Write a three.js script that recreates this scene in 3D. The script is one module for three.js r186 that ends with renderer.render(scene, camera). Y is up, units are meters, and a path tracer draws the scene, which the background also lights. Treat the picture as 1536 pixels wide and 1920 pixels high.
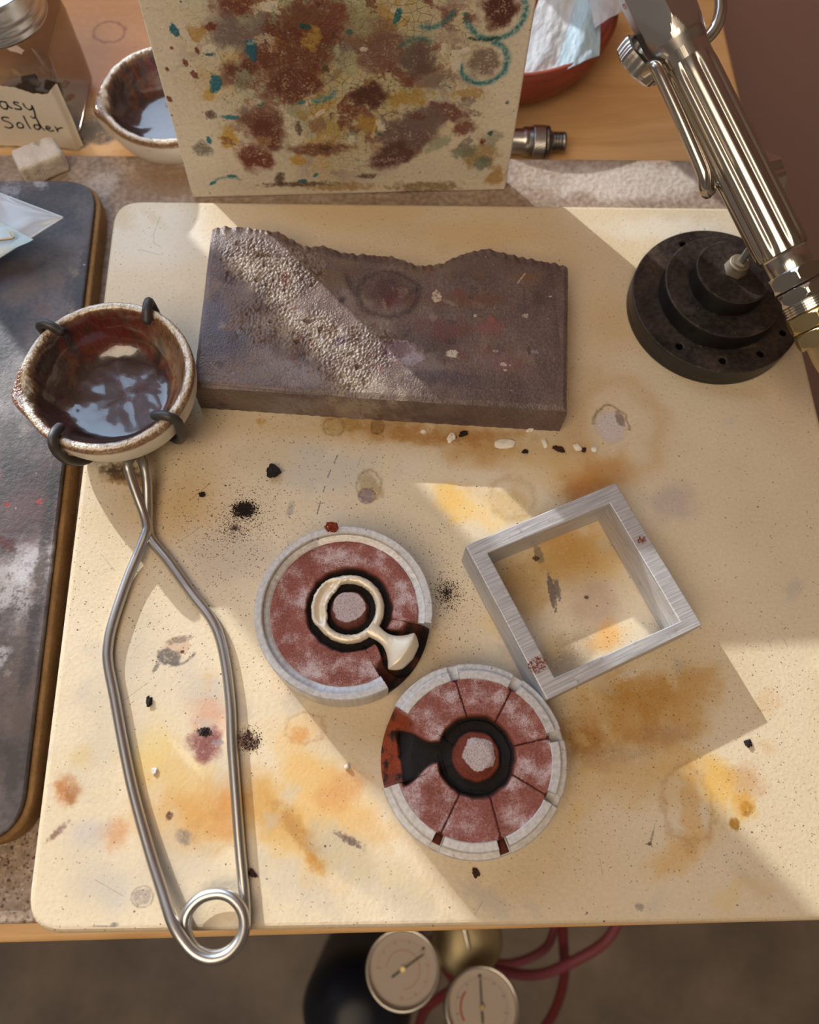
import * as THREE from 'three';
import { RoundedBoxGeometry } from 'three/addons/geometries/RoundedBoxGeometry.js';
import { mergeGeometries, mergeVertices, toCreasedNormals } from 'three/addons/utils/BufferGeometryUtils.js';
import { RectAreaLightUniformsLib } from 'three/addons/lights/RectAreaLightUniformsLib.js';

// ---------------------------------------------------------------- camera, sky, sun, exposure
// y = 0 is the top of the white soldering board, x to the right along the bench, z towards the maker
const scene = new THREE.Scene();
const camera = new THREE.PerspectiveCamera(65.94, 1536 / 1920, 0.02, 20);
camera.position.set(-.03426, .29636, .1160);
camera.rotation.set(-1.2061, -.0974, .082, 'YXZ');
camera.focus = .30; camera.userData.fStop = 9;
scene.add(camera);
scene.background = new THREE.Color(.58, .76, 1.0);
scene.backgroundIntensity = 4.6;
const SUN_AZ = 50.5 * Math.PI / 180, SUN_EL = 24 * Math.PI / 180;
const sun = new THREE.DirectionalLight(new THREE.Color(.96, .99, .98), 4.9);
sun.position.set(-Math.cos(SUN_EL) * Math.cos(SUN_AZ) * 3, Math.sin(SUN_EL) * 3, -Math.cos(SUN_EL) * Math.sin(SUN_AZ) * 3);
sun.castShadow = true; sun.shadow.mapSize.set(4096, 4096); sun.shadow.bias = -.0004;
Object.assign(sun.shadow.camera, { left: -.9, right: .9, top: .7, bottom: -.7, near: .1, far: 6 });
scene.add(sun, sun.target);
RectAreaLightUniformsLib.init();
const LAMP_WARM = new THREE.Color(1, .80, .56);
const renderer = new THREE.WebGLRenderer({ antialias: true });
renderer.toneMapping = THREE.LinearToneMapping;
renderer.toneMappingExposure = .80;
renderer.shadowMap.enabled = true; renderer.shadowMap.type = THREE.PCFSoftShadowMap;

// ---------------------------------------------------------------- helpers
const V = (x, y, z) => new THREE.Vector3(x, y, z);
const A3 = a => V(a[0], a[1], a[2]);
const clamp = (x, a = 0, b = 1) => x < a ? a : x > b ? b : x;
const lerp = (a, b, t) => a + (b - a) * t;
const sst = (a, b, x) => { const t = clamp((x - a) / (b - a)); return t * t * (3 - 2 * t); };
function rng(seed) { let s = seed >>> 0; return () => { s = (s + 0x6d2b79f5) >>> 0; let t = Math.imul(s ^ (s >>> 15), 1 | s); t = (t + Math.imul(t ^ (t >>> 7), 61 | t)) ^ t; return ((t ^ (t >>> 14)) >>> 0) / 4294967296; }; }
const PERM = new Uint8Array(512), GX = new Float32Array(256), GY = new Float32Array(256);
{ const r = rng(11), p = [...Array(256).keys()]; for (let i = 255; i > 0; i--) { const j = Math.floor(r() * (i + 1)); [p[i], p[j]] = [p[j], p[i]]; }
  for (let i = 0; i < 512; i++) PERM[i] = p[i & 255]; for (let i = 0; i < 256; i++) { const a = r() * 6.2832; GX[i] = Math.cos(a); GY[i] = Math.sin(a); } }
function noise(x, y) {   // gradient noise, about -.7 .. .7
  const xf = Math.floor(x), yf = Math.floor(y), X = xf & 255, Y = yf & 255, u = x - xf, v = y - yf;
  const a = PERM[PERM[X] + Y], b = PERM[PERM[X + 1] + Y], c = PERM[PERM[X] + Y + 1], d = PERM[PERM[X + 1] + Y + 1];
  const s = u * u * u * (u * (u * 6 - 15) + 10), t = v * v * v * (v * (v * 6 - 15) + 10);
  const n0 = GX[a] * u + GY[a] * v, n1 = GX[b] * (u - 1) + GY[b] * v, n2 = GX[c] * u + GY[c] * (v - 1), n3 = GX[d] * (u - 1) + GY[d] * (v - 1);
  return (n0 + (n1 - n0) * s) + ((n2 + (n3 - n2) * s) - (n0 + (n1 - n0) * s)) * t;
}
function fbm(x, y, o = 4) { let s = 0, a = 1, f = 1, n = 0; for (let i = 0; i < o; i++) { s += a * noise(x * f + i * 17.3, y * f - i * 9.1); n += a; a *= .5; f *= 2.03; } return s / n * 1.5; }
function hash2(i, j) { let h = Math.imul(i, 374761393) ^ Math.imul(j + 57, 668265263); h = Math.imul(h ^ (h >>> 13), 1274126177); h ^= h >>> 16; h = Math.imul(h, 0x85ebca6b); h ^= h >>> 13; h = Math.imul(h, 0xc2b2ae35); return ((h ^ (h >>> 16)) >>> 0) / 4294967296; }
function cell(x, y) {   // distance to the nearest and second nearest of one point per cell
  const xi = Math.floor(x), yi = Math.floor(y); let d1 = 9, d2 = 9;
  for (let i = -1; i < 2; i++) for (let j = -1; j < 2; j++) { const dx = xi + i + hash2(xi + i, yi + j) - x, dy = yi + j + hash2(yi + j + 91, xi + i - 37) - y, d = Math.sqrt(dx * dx + dy * dy); if (d < d1) { d2 = d1; d1 = d; } else if (d < d2) d2 = d; }
  return [d1, d2];
}
const rgb = h => { const n = parseInt(h, 16); return [n >> 16, n >> 8 & 255, n & 255]; };

// a picture of a surface: base(x, z) then stains; coordinates in metres, [x0, z0, size] is the square that it covers
class Skin {
  constructor(px, x0, z0, sx, sz = sx) { this.w = px; this.h = Math.round(px * sz / sx); Object.assign(this, { x0, z0, sx, sz }); this.c = new Float32Array(this.w * this.h * 3); this.b = new Float32Array(this.w * this.h); }
  base(f) { const o = [0, 0, 0, .5]; for (let j = 0; j < this.h; j++) for (let i = 0; i < this.w; i++) { f(this.x0 + (i + .5) / this.w * this.sx, this.z0 + (j + .5) / this.h * this.sz, o); const k = j * this.w + i; this.c[3 * k] = o[0]; this.c[3 * k + 1] = o[1]; this.c[3 * k + 2] = o[2]; this.b[k] = o[3]; } return this; }
  area(x, z, r, f) { const k = this.w / this.sx, l = this.h / this.sz, i0 = Math.max(0, Math.floor((x - r - this.x0) * k)), i1 = Math.min(this.w - 1, Math.ceil((x + r - this.x0) * k)), j0 = Math.max(0, Math.floor((z - r - this.z0) * l)), j1 = Math.min(this.h - 1, Math.ceil((z + r - this.z0) * l));
    for (let j = j0; j <= j1; j++) for (let i = i0; i <= i1; i++) f(this.x0 + (i + .5) / k, this.z0 + (j + .5) / l, j * this.w + i); }
  mix(k, c, a) { for (let n = 0; n < 3; n++) this.c[3 * k + n] += (c[n] - this.c[3 * k + n]) * a; }
  // a stain: dirt, or light and shade put into the colour; centre, radii in mm, turn, colour, strength, softness of its edge, how ragged, how grainy, relief
  stainOrShading(x, z, rx, rz, turn, color, a = .8, soft = .5, ragged = .35, grain = .35, relief = 0) {
    rx /= 1e3; rz /= 1e3; const c = rgb(color), ca = Math.cos(turn), sa = Math.sin(turn), R = Math.max(rx, rz) * (1.15 + ragged), f = 2.2 / Math.min(rx, rz), o = x * 331 + z * 577;
    this.area(x, z, R, (px, pz, k) => { const dx = px - x, dz = pz - z, u = (dx * ca + dz * sa) / rx, v = (dz * ca - dx * sa) / rz; let q = Math.sqrt(u * u + v * v); if (q > 1.2 + ragged) return;
      q += ragged * fbm(px * f * .6 + o, pz * f * .6 - o, 4); let m = a * sst(1, 1 - soft, q); if (m <= 0) return; m *= clamp(1 + grain * (1.7 * fbm(px * 1000 + o, pz * 1000, 3) + 1.3 * fbm(px * 280, pz * 280 + o, 3))); this.mix(k, c, clamp(m)); this.b[k] += relief * m; });
    return this;
  }
  ring(x, z, rx, rz, color, a = .7, w = .12, ragged = .12, from = 0, to = 7) {   // a dried rim, or an arc of one
    rx /= 1e3; rz /= 1e3; const c = rgb(color), f = 1.6 / Math.min(rx, rz);
    this.area(x, z, Math.max(rx, rz) * 1.5, (px, pz, k) => { const u = (px - x) / rx, v = (pz - z) / rz; let t = Math.atan2(v, u); if (t < from) t += 6.2832; if (t > to) return; const q = Math.sqrt(u * u + v * v) + ragged * fbm(px * f, pz * f + 5, 3) - 1; const m = a * Math.exp(-(q * q) / (w * w)) * clamp(.8 + .9 * fbm(px * 700, pz * 700, 2)) * (to < 6.3 ? sst(0, .25, t - from) * sst(0, .25, to - t) : 1); if (m > .01) this.mix(k, c, clamp(m)); });
    return this;
  }
  line(x0, z0, x1, z1, w, color, a = .7, relief = 0) { w /= 1e3; const c = rgb(color), L = Math.hypot(x1 - x0, z1 - z0), ux = (x1 - x0) / L, uz = (z1 - z0) / L;
    this.area((x0 + x1) / 2, (z0 + z1) / 2, L / 2 + w, (px, pz, k) => { const t = clamp((px - x0) * ux + (pz - z0) * uz, 0, L), d = Math.hypot(px - x0 - ux * t, pz - z0 - uz * t) + w * .5 * fbm(px * 1500, pz * 1500, 2); const m = a * sst(w, w * .3, d) * clamp(.8 + fbm(px * 2600, pz * 2600, 2)); if (m > 0) { this.mix(k, c, m); this.b[k] += relief * m; } }); return this; }
  specks(n, seed, r0, r1, colors, a, where) { const r = rng(seed); for (let i = 0; i < n; i++) { let x, z; if (where) [x, z] = where(r); else { x = this.x0 + r() * this.sx; z = this.z0 + r() * this.sz; } const q = Math.pow(r(), 3), R = lerp(r0, r1, q) / 1e3, st = 1 + r() * 1.2, ca = Math.cos(r() * 6), c = rgb(colors[Math.floor(r() * colors.length)]), al = a * (.5 + .5 * r());
      this.area(x, z, R * st, (px, pz, k) => { const dx = px - x, dz = pz - z, d = Math.sqrt(dx * dx + dz * dz * (st - (st - 1) * ca)) + R * .3 * noise(px * 4e3, pz * 4e3); const m = al * sst(R, R * .55, d); if (m > 0) this.mix(k, c, m); }); } return this; }
  map() { const n = this.w * this.h, d = new Uint8Array(n * 4); for (let k = 0; k < n; k++) { for (let m = 0; m < 3; m++) d[4 * k + m] = clamp(this.c[3 * k + m], 0, 255); d[4 * k + 3] = 255; } return finish(new THREE.DataTexture(d, this.w, this.h), true); }
  bump() { const n = this.w * this.h, d = new Uint8Array(n * 4); for (let k = 0; k < n; k++) { const q = clamp(this.b[k]) * 255; d[4 * k] = d[4 * k + 1] = d[4 * k + 2] = q; d[4 * k + 3] = 255; } return finish(new THREE.DataTexture(d, this.w, this.h)); }
}
function finish(t, color) { t.magFilter = THREE.LinearFilter; t.minFilter = THREE.LinearMipmapLinearFilter; t.generateMipmaps = true; t.wrapS = t.wrapT = THREE.RepeatWrapping; if (color) t.colorSpace = THREE.SRGBColorSpace; t.needsUpdate = true; return t; }
const mat = (o) => { const p = { ...o }; if (typeof p.color === 'string') p.color = new THREE.Color('#' + p.color); return new THREE.MeshPhysicalMaterial({ roughness: .7, metalness: 0, ...p }); };

// geometry
function topUV(g, s) {   // texture of a Skin laid on by x and z
  const p = g.attributes.position, uv = new Float32Array(p.count * 2); for (let i = 0; i < p.count; i++) { uv[2 * i] = (p.getX(i) - s.x0) / s.sx; uv[2 * i + 1] = (p.getZ(i) - s.z0) / s.sz; } g.setAttribute('uv', new THREE.BufferAttribute(uv, 2)); return g;
}
function boxUV(g, k = 1) {   // uv in metres times k from the dominant axis of each face
  g = g.index ? g.toNonIndexed() : g; if (!g.attributes.normal) g.computeVertexNormals(); const p = g.attributes.position, uv = new Float32Array(p.count * 2), a = V(), b = V(), c = V();
  for (let i = 0; i < p.count; i += 3) { a.fromBufferAttribute(p, i); b.fromBufferAttribute(p, i + 1); c.fromBufferAttribute(p, i + 2); const n = b.clone().sub(a).cross(c.clone().sub(a)), x = Math.abs(n.x), y = Math.abs(n.y), z = Math.abs(n.z);
    [a, b, c].forEach((q, j) => { const w = y >= x && y >= z ? [q.x, q.z] : x > z ? [q.z, q.y] : [q.x, q.y]; uv[2 * (i + j)] = w[0] * k; uv[2 * (i + j) + 1] = w[1] * k; }); }
  g.setAttribute('uv', new THREE.BufferAttribute(uv, 2)); return g;
}
const smooth = (g, a = .6) => toCreasedNormals(g.index ? g : mergeVertices((g.deleteAttribute('normal'), g.deleteAttribute('uv'), g), 1e-6), a);
function merge(list) { return mergeGeometries(list.map(g => { g = g.index ? g.toNonIndexed() : g; for (const k of Object.keys(g.attributes)) if (!['position', 'normal', 'uv'].includes(k)) g.deleteAttribute(k); if (!g.attributes.uv) g.setAttribute('uv', new THREE.BufferAttribute(new Float32Array(g.attributes.position.count * 2), 2)); return g; })); }
function grid(nu, nv, f, closeU = false) {   // f(u, v) -> [x, y, z]
  const pos = [], uv = [], idx = []; for (let j = 0; j <= nv; j++) for (let i = 0; i <= nu; i++) { pos.push(...f(i / nu, j / nv)); uv.push(i / nu, j / nv); }
  const W = nu + 1; for (let j = 0; j < nv; j++) for (let i = 0; i < nu; i++) { const a = j * W + i; idx.push(a, a + W, a + 1, a + 1, a + W, a + W + 1); }
  const g = new THREE.BufferGeometry(); g.setAttribute('position', new THREE.Float32BufferAttribute(pos, 3)); g.setAttribute('uv', new THREE.Float32BufferAttribute(uv, 2)); g.setIndex(idx); g.computeVertexNormals();
  if (closeU) { const n = g.attributes.normal; for (let j = 0; j <= nv; j++) { const a = j * W, b = a + nu, m = V(n.getX(a) + n.getX(b), n.getY(a) + n.getY(b), n.getZ(a) + n.getZ(b)).normalize(); n.setXYZ(a, m.x, m.y, m.z); n.setXYZ(b, m.x, m.y, m.z); } }
  return g;
}
function solid(nu, nv, top, bottom, round = .0006, rough = 0) {   // a slab: gridded top, rounded arris, rough sides, flat bottom
  const g = [grid(nu, nv, top)], ring = [];
  for (let i = 0; i < nu; i++) ring.push([i / nu, 0]); for (let j = 0; j < nv; j++) ring.push([1, j / nv]); for (let i = nu; i > 0; i--) ring.push([i / nu, 1]); for (let j = nv; j > 0; j--) ring.push([0, j / nv]);
  const c = top(.5, .5), K = 8, n = ring.length;
  const wall = grid(n, K, (s, t) => { const k = ring[Math.round(s * n) % n], p = top(k[0], k[1]), y = lerp(p[1], bottom, t), dx = p[0] - c[0], dz = p[2] - c[2], L = Math.hypot(dx, dz), e = t === 0 ? 0 : round + rough * noise(p[0] * 420 + t * 5, p[2] * 420 + t * 9); return [p[0] + dx / L * e, y, p[2] + dz / L * e]; });
  g.push(wall); const sh = new THREE.BufferGeometry(), pos = [], idx = []; const cb = [c[0], bottom, c[2]]; pos.push(...cb); for (const k of ring) { const p = top(k[0], k[1]); pos.push(p[0], bottom, p[2]); } for (let i = 0; i < n; i++) idx.push(0, 1 + i, 1 + (i + 1) % n); sh.setAttribute('position', new THREE.Float32BufferAttribute(pos, 3)); sh.setIndex(idx); sh.computeVertexNormals(); g.push(sh);
  return merge(g);
}
function lathe(pts, n = 64, a0 = 0, len = Math.PI * 2) { return new THREE.LatheGeometry(pts.map(p => new THREE.Vector2(p[0], p[1])), n, a0, len); }
function sector(pts, from, to, n) {   // closed profile [r, y] swept round y from angle to angle (atan2(z, x)), with end faces
  const m = pts.length, g = grid(n, m, (s, t) => { const a = lerp(from, to, s), p = pts[Math.round(t * m) % m]; return [Math.cos(a) * p[0], p[1], Math.sin(a) * p[0]]; });
  const parts = [toCreasedNormals(g, .5)]; const sh = new THREE.ShapeGeometry(new THREE.Shape(pts.map(p => new THREE.Vector2(p[0], p[1]))));
  for (const a of [from, to]) parts.push(sh.clone().rotateY(-a)); return merge(parts);
}
function tube(points, r, n = 80, rad = 10, closed = false, tension = .5) { return new THREE.TubeGeometry(new THREE.CatmullRomCurve3(points.map(p => Array.isArray(p) ? A3(p) : p), closed, 'catmullrom', tension), n, r, rad, closed); }
function cappedTube(points, r, n = 80, rad = 10, tension = .5) { const P = points.map(p => Array.isArray(p) ? A3(p) : p); return merge([tube(P, r, n, rad, false, tension), new THREE.SphereGeometry(r, rad, 6).translate(...P[0].toArray()), new THREE.SphereGeometry(r, rad, 6).translate(...P[P.length - 1].toArray())]); }
function prism(xz, y0, y1, bevel = .0008, seg = 2) {   // outline [[x, z]...] lifted from y0 to y1, arrises rounded
  const s = new THREE.Shape(xz.map(p => new THREE.Vector2(p[0], -p[1]))); return new THREE.ExtrudeGeometry(s, { depth: y1 - y0 - 2 * bevel, bevelEnabled: bevel > 0, bevelThickness: bevel, bevelSize: bevel, bevelOffset: -bevel, bevelSegments: seg, curveSegments: 12 }).rotateX(-Math.PI / 2).translate(0, y0 + bevel, 0);
}
function roundPoly(pts, r, n = 8) { const out = [], m = pts.length; for (let i = 0; i < m; i++) { const p = new THREE.Vector2(...pts[i]), a = new THREE.Vector2(...pts[(i + m - 1) % m]).sub(p).normalize(), b = new THREE.Vector2(...pts[(i + 1) % m]).sub(p).normalize(), q0 = p.clone().addScaledVector(a, r), q1 = p.clone().addScaledVector(b, r); for (let k = 0; k <= n; k++) { const t = k / n; out.push([(1 - t) * (1 - t) * q0.x + 2 * t * (1 - t) * p.x + t * t * q1.x, (1 - t) * (1 - t) * q0.y + 2 * t * (1 - t) * p.y + t * t * q1.y]); } } return out; }

// objects
const used = {};
function numbered(n) { const k = used[n] = (used[n] ?? -1) + 1; return k ? n + '_' + String(k).padStart(3, '0') : n; }
function obj(name, geometry, material, parent = scene) { const m = new THREE.Mesh(Array.isArray(geometry) ? merge(geometry) : geometry, material); m.name = parent === scene ? numbered(name) : name; m.castShadow = m.receiveShadow = true; parent.add(m); return m; }
function tag(o, label, category, group) { Object.assign(o.userData, { label, category }); if (group) o.userData.group = group; return o; }
function thing(name, label, category, at = [0, 0, 0], turn = 0, group) { const o = new THREE.Group(); o.name = numbered(name); scene.add(o); o.position.set(...at); o.rotation.y = turn; return tag(o, label, category, group); }
function struct(name, g, m) { const o = obj(name, g, m); o.userData.kind = 'structure'; return o; }
const box = (x0, x1, y0, y1, z0, z1) => new THREE.BoxGeometry(x1 - x0, y1 - y0, z1 - z0).translate((x0 + x1) / 2, (y0 + y1) / 2, (z0 + z1) / 2);

// ---------------------------------------------------------------- shared materials
function metalSkin(px, size, c0, c1, streak, seed) { return new Skin(px, 0, 0, size).base((x, z, o) => { const s = fbm(x * streak[0] + seed, z * streak[1], 4), d = fbm(x * 300 + seed, z * 300, 4), q = clamp(.5 + s * .9), e = sst(.25, .75, d) * .5; for (let k = 0; k < 3; k++) o[k] = lerp(lerp(c0[k], c1[k], q), c0[k] * .75, e); o[3] = .5 + .5 * s + .12 * d; }); }
const alS = metalSkin(1024, .08, [168, 166, 168], [224, 223, 225], [60, 1900], 3);
const aluminium = mat({ map: alS.map(), bumpMap: alS.bump(), bumpScale: .00008, metalness: .45, roughness: .48 });
const castS = metalSkin(512, .05, [190, 188, 188], [222, 220, 220], [700, 720], 8);
castS.specks(70, 17, .1, .35, ['2c2624', '4a3028', '3a3634'], .8).specks(24, 18, .15, .5, ['8a4030', '96503c'], .8);
const castAluminium = mat({ map: castS.map(), bumpMap: castS.bump(), bumpScale: .00005, metalness: .35, roughness: .5 });
const chrome = mat({ color: new THREE.Color(.60, .57, .52), metalness: 1, roughness: .2 });
const satinSteel = mat({ color: new THREE.Color(.54, .53, .52), metalness: 1, roughness: .34 });
const burntSteel = mat({ color: new THREE.Color(.075, .07, .068), metalness: .5, roughness: .5 });
const brass = mat({ color: new THREE.Color(.50, .40, .20), metalness: 1, roughness: .36 });
const darkRubber = mat({ color: '171717', roughness: .6 });

// ---------------------------------------------------------------- the room
const X0 = -2.0, X1 = 1.5, ZB = -.42, Z1 = 2.2, Y0 = -.86, Y1 = 1.55, T = .04;
const floorS = new Skin(512, 0, 0, 1).base((x, z, o) => { const n = fbm(x * 9, z * 9, 5), f = fbm(x * 90, z * 90, 3), q = clamp(.5 + .7 * n + .15 * f); o[0] = lerp(112, 160, q); o[1] = lerp(102, 146, q); o[2] = lerp(92, 132, q); o[3] = .5 + .3 * f; });
struct('floor', boxUV(box(X0 - .1, X1 + .1, Y0 - .1, Y0, ZB - .1, Z1 + .1)), mat({ map: floorS.map(), bumpMap: floorS.bump(), bumpScale: .0008, roughness: .85 }));
const plaster = mat({ color: 'd9cdbb', roughness: .9 }), mauve = mat({ color: 'ae8a84', roughness: .8 });
struct('ceiling', boxUV(box(X0 - .1, X1 + .1, Y1, Y1 + .1, ZB - .1, Z1 + .1)), plaster);
struct('wall_left', boxUV(box(X0 - .1, X0, Y0, Y1, ZB, Z1)), plaster);
struct('wall_right', boxUV(box(X1, X1 + .1, Y0, Y1, ZB, Z1)), plaster);
struct('wall_front', boxUV(box(X0 - .1, X1 + .1, Y0, Y1, Z1, Z1 + .1)), plaster);
// the wall behind the bench, with two windows through which the low sun comes
const WIN = [[-1.25, -.475], [-.363 - .824 * T, -.075]], SILL = .085, HEAD = .80;
{ const w = []; const zs = [ZB - T, ZB]; w.push(box(X0 - .1, X1 + .1, Y0, SILL, ...zs), box(X0 - .1, X1 + .1, HEAD, Y1, ...zs)); let x = X0 - .1; for (const [a, b] of WIN) { w.push(box(x, a, SILL, HEAD, ...zs)); x = b; } w.push(box(x, X1 + .1, SILL, HEAD, ...zs)); struct('wall_back', boxUV(merge(w)), mauve); }
WIN.forEach(([a, b], i) => { const white = mat({ color: 'e6e2da', roughness: .5 }); const f = new THREE.Group(); f.name = 'window_' + (i + 1); f.userData.kind = 'structure'; scene.add(f); const d = .012, z = [ZB - T - .006, ZB - T];
  obj('window_frame', [box(a - d, a, SILL - d, HEAD + d, ...z), box(b, b + d, SILL - d, HEAD + d, ...z), box(a, b, SILL - d, SILL, ...z), box(a, b, HEAD, HEAD + d, ...z)], white, f); });
// the lamp over the room: a wide warm panel
{ const w = .8, at = V(-.40, 1.15, .60), t = thing('ceiling_lamp', 'wide square warm white lamp panel hanging over the bench from the ceiling', 'lamp', at.toArray());
  t.lookAt(0, 0, .0); obj('lamp_housing', new RoundedBoxGeometry(w + .03, w + .03, .03, 2, .008).translate(0, 0, -.02), mat({ color: 'dddddd', roughness: .5 }), t);
  obj('diffuser', new THREE.PlaneGeometry(w, w).translate(0, 0, -.003), mat({ color: 'ffffff', emissive: LAMP_WARM, emissiveIntensity: 1.6, roughness: .6 }), t);
  obj('cord', tube([V(0, .1, -.04), V(0, .25, -.12), V(0, .4, -.1)], .003, 10, 6), darkRubber, t);
  const l = new THREE.RectAreaLight(LAMP_WARM, 4.4, w, w); l.position.copy(at); l.lookAt(0, 0, 0); l.translateZ(-.001); scene.add(l); }

// ---------------------------------------------------------------- the bench
const woodS = new Skin(1536, -.32, -.42, .6).base((x, z, o) => { const w = fbm(x * 4, z * 14, 3), g = fbm(x * 9 + w * 2, z * 190 + w * 5, 4), f = fbm(x * 60, z * 1200, 3), r = Math.sin((z * 260 + w * 9 + fbm(x * 3, z * 5, 2) * 6)); let q = clamp(.5 + .4 * g + .12 * r + .18 * f); o[0] = lerp(208, 242, q); o[1] = lerp(160, 202, q); o[2] = lerp(106, 146, q); o[3] = .5 + .25 * f + .2 * g; });
woodS.stainOrShading(-.1829,-.2547, 40, 40, 0, '9a5a2c', .55, .7, .4, .2).ring(-.1827,-.2906, 8, 8, '7d4420', .6, .09, .2).stainOrShading(-.1986,-.2244, 32, 16, .1, '5d4a30', .8, .5, .5, .6);
woodS.stainOrShading(-.17, -.30, 110, 62, 0, 'a9632c', .62, .35, .25, .2).ring(-.1827,-.2906, 9, 8, '6e3b1a', .55, .07, .25).stainOrShading(-.1895,-.2172, 36, 10, 0, '4a3d2c', .8, .5, .5, .7);  // the broad brown patch puts the shade at the back left into the wood
woodS.stainOrShading(-.214,-.2169, 40, 12, 0, '4b3a26', .8, .5, .5, .8).specks(900, 5, .1, .6, ['3a2a18', '6b5a40', 'b8a888'], .7, r => [lerp(-.26, -.14, r()), lerp(-.26, -.19, r())]);
{ const t = thing('workbench', 'honey-coloured wooden workbench with horizontal grain under the boards', 'workbench', [0, 0, 0]); const m = mat({ map: woodS.map(), bumpMap: woodS.bump(), bumpScale: .0002, roughness: .5 });
  const top = new RoundedBoxGeometry(.80, .03, .5735, 3, .003).translate(.165 - .40, -.037, .1565 - .28675); obj('bench_top', topUV(top, woodS), m, t);
  for (const [x, z] of [[-.60, -.38], [.12, -.38], [-.60, .10], [.12, .10]]) obj('leg', topUV(new RoundedBoxGeometry(.05, .808, .05, 1, .004).translate(x, -.456, z), woodS), m, t); }
const sheetS = new Skin(1024, -.34, -.22, .52).base((x, z, o) => { const n = fbm(x * 40, z * 40, 4), f = fbm(x * 420, z * 420, 4), q = clamp(.5 + .35 * n + .6 * f); o[0] = lerp(118, 190, q); o[1] = lerp(98, 170, q); o[2] = lerp(82, 154, q); o[3] = .5 + .5 * f; });
sheetS.specks(9000, 9, .1, .5, ['5d4a3c', 'cfc4b8', '8a7360', 'ddd6cf'], .6);
sheetS.stainOrShading(-.1394,-.1763, 26, 14, 0, '8a6a4c', .7, .6, .5, .5).stainOrShading(-.1702,-.1744, 10, 14, .3, 'c9bfba', .6, .7, .5, .7).stainOrShading(0.0914,-.1779, 60, 14, 0, 'cdc2b8', .75, .5, .4, .6);  // long pale patch at the back right: sunlight put into the sheet colour
sheetS.specks(3500, 12, .2, .8, ['4a3524', '8a6b4a', 'c8b49a', '2e2017'], .9, r => [lerp(-.185, -.15, r()), lerp(.05, .15, r())]);
obj('hardboard_sheet', topUV(prism([[-.33, -.193], [0.1261,-.192], [.158, -.192], [.160, .15], [-.33, .149]], -.0218, -.012, .001), sheetS), mat({ map: sheetS.map(), bumpMap: sheetS.bump(), bumpScale: .0006, roughness: .8 }));
tag(scene.children[scene.children.length - 1], 'rough speckled brown fibre sheet lying on the wooden bench under the boards', 'sheet');

// ---------------------------------------------------------------- the white soldering board
const boardS = new Skin(2048, -.165, -.165, .33).base((x, z, o) => { const n = fbm(x * 14, z * 14, 4), m = fbm(x * 45 + 7, z * 45, 4), f = fbm(x * 700, z * 700, 3); const q = .5 * n + .25 * m; o[0] = 217 + 16 * q + 8 * f; o[1] = 199 + 18 * q + 8 * f; o[2] = 170 + 24 * q + 8 * f; o[3] = .55 + .18 * f + .05 * m; });
const B = boardS;
B.stainOrShading(-.1422,-.1338, 40, 30, 0, 'dfd9ce', .6, .6, .5, .35).stainOrShading(0.1008,-.1378, 46, 10, 0, 'e0d8ca', .7, .7, .4, .3);  // whitish back left corner: cool skylight put into the board colour
B.stainOrShading(-.0521,-.148, 50, 16, 0, 'd9bd8d', .5, .8, .3, .2).stainOrShading(0.0124,-.1344, 40, 12, 0, 'd6b887', .5, .8, .3, .2);
B.stainOrShading(-.0595,-.0156, 34, 18, .1, 'c2b9ac', .75, .8, .4, .2).stainOrShading(-.0814,-.0206, 22, 12, .2, 'cbb795', .6, .8, .4, .25);
B.stainOrShading(-.0109,-.0311, 52, 7, .03, 'a9763c', .75, .8, .35, .3).stainOrShading(-.0376,-.0374, 30, 7, .05, 'a57a48', .6, .7, .4, .4).stainOrShading(0.0065,-.0224, 26, 10, .1, 'b07a35', .55, .9, .4, .2);
B.stainOrShading(0.0474,-.0076, 16, 10, -.5, '9a5a24', .75, .9, .4, .25).stainOrShading(0.0565,-.0099, 20, 13, -.6, 'b97a3a', .55, .8, .4, .3).stainOrShading(0.0459,-.0148, 22, 14, -.2, 'c99757', .5, .8, .4, .2);
B.stainOrShading(0.084,-.0002, 16, 13, 0, 'b5a79f', .7, .8, .4, .35).stainOrShading(0.033,-.0197, 24, 12, 0, 'd2b27f', .6, .8, .4, .2).stainOrShading(0.0769,-.0875, 26, 24, 0, 'd5b486', .5, .8, .4, .25);
B.ring(0.066,-.0343, 18, 22, 'b58a58', .35, .22, .3).stainOrShading(0.0183,0.0003, 11, 10, 0, 'b9955c', .5, .6, .5, .4).ring(0.0185,-.002, 9, 9, 'a07d4a', .35, .18, .3);
B.stainOrShading(0.0426,0.0199, 26, 20, .3, 'c08c40', .7, .8, .4, .25).stainOrShading(0.0224,0.0328, 14, 20, .2, 'b48a4c', .5, .8, .5, .3).stainOrShading(0.0467,0.0417, 14, 16, 0, 'b79a86', .6, .8, .5, .35).stainOrShading(0.0345,0.0612, 24, 9, -.4, '9b8468', .6, .8, .4, .4);
B.stainOrShading(0.0515,0.0553, 12, 8, -.5, 'e3a75c', .7, .8, .4, .2).stainOrShading(-.0055,-.0011, 13, 10, .8, 'e8b04a', .6, .8, .5, .15).stainOrShading(0.0051,0.0037, 16, 8, .8, 'e4be7a', .6, .8, .5, .2);
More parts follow.
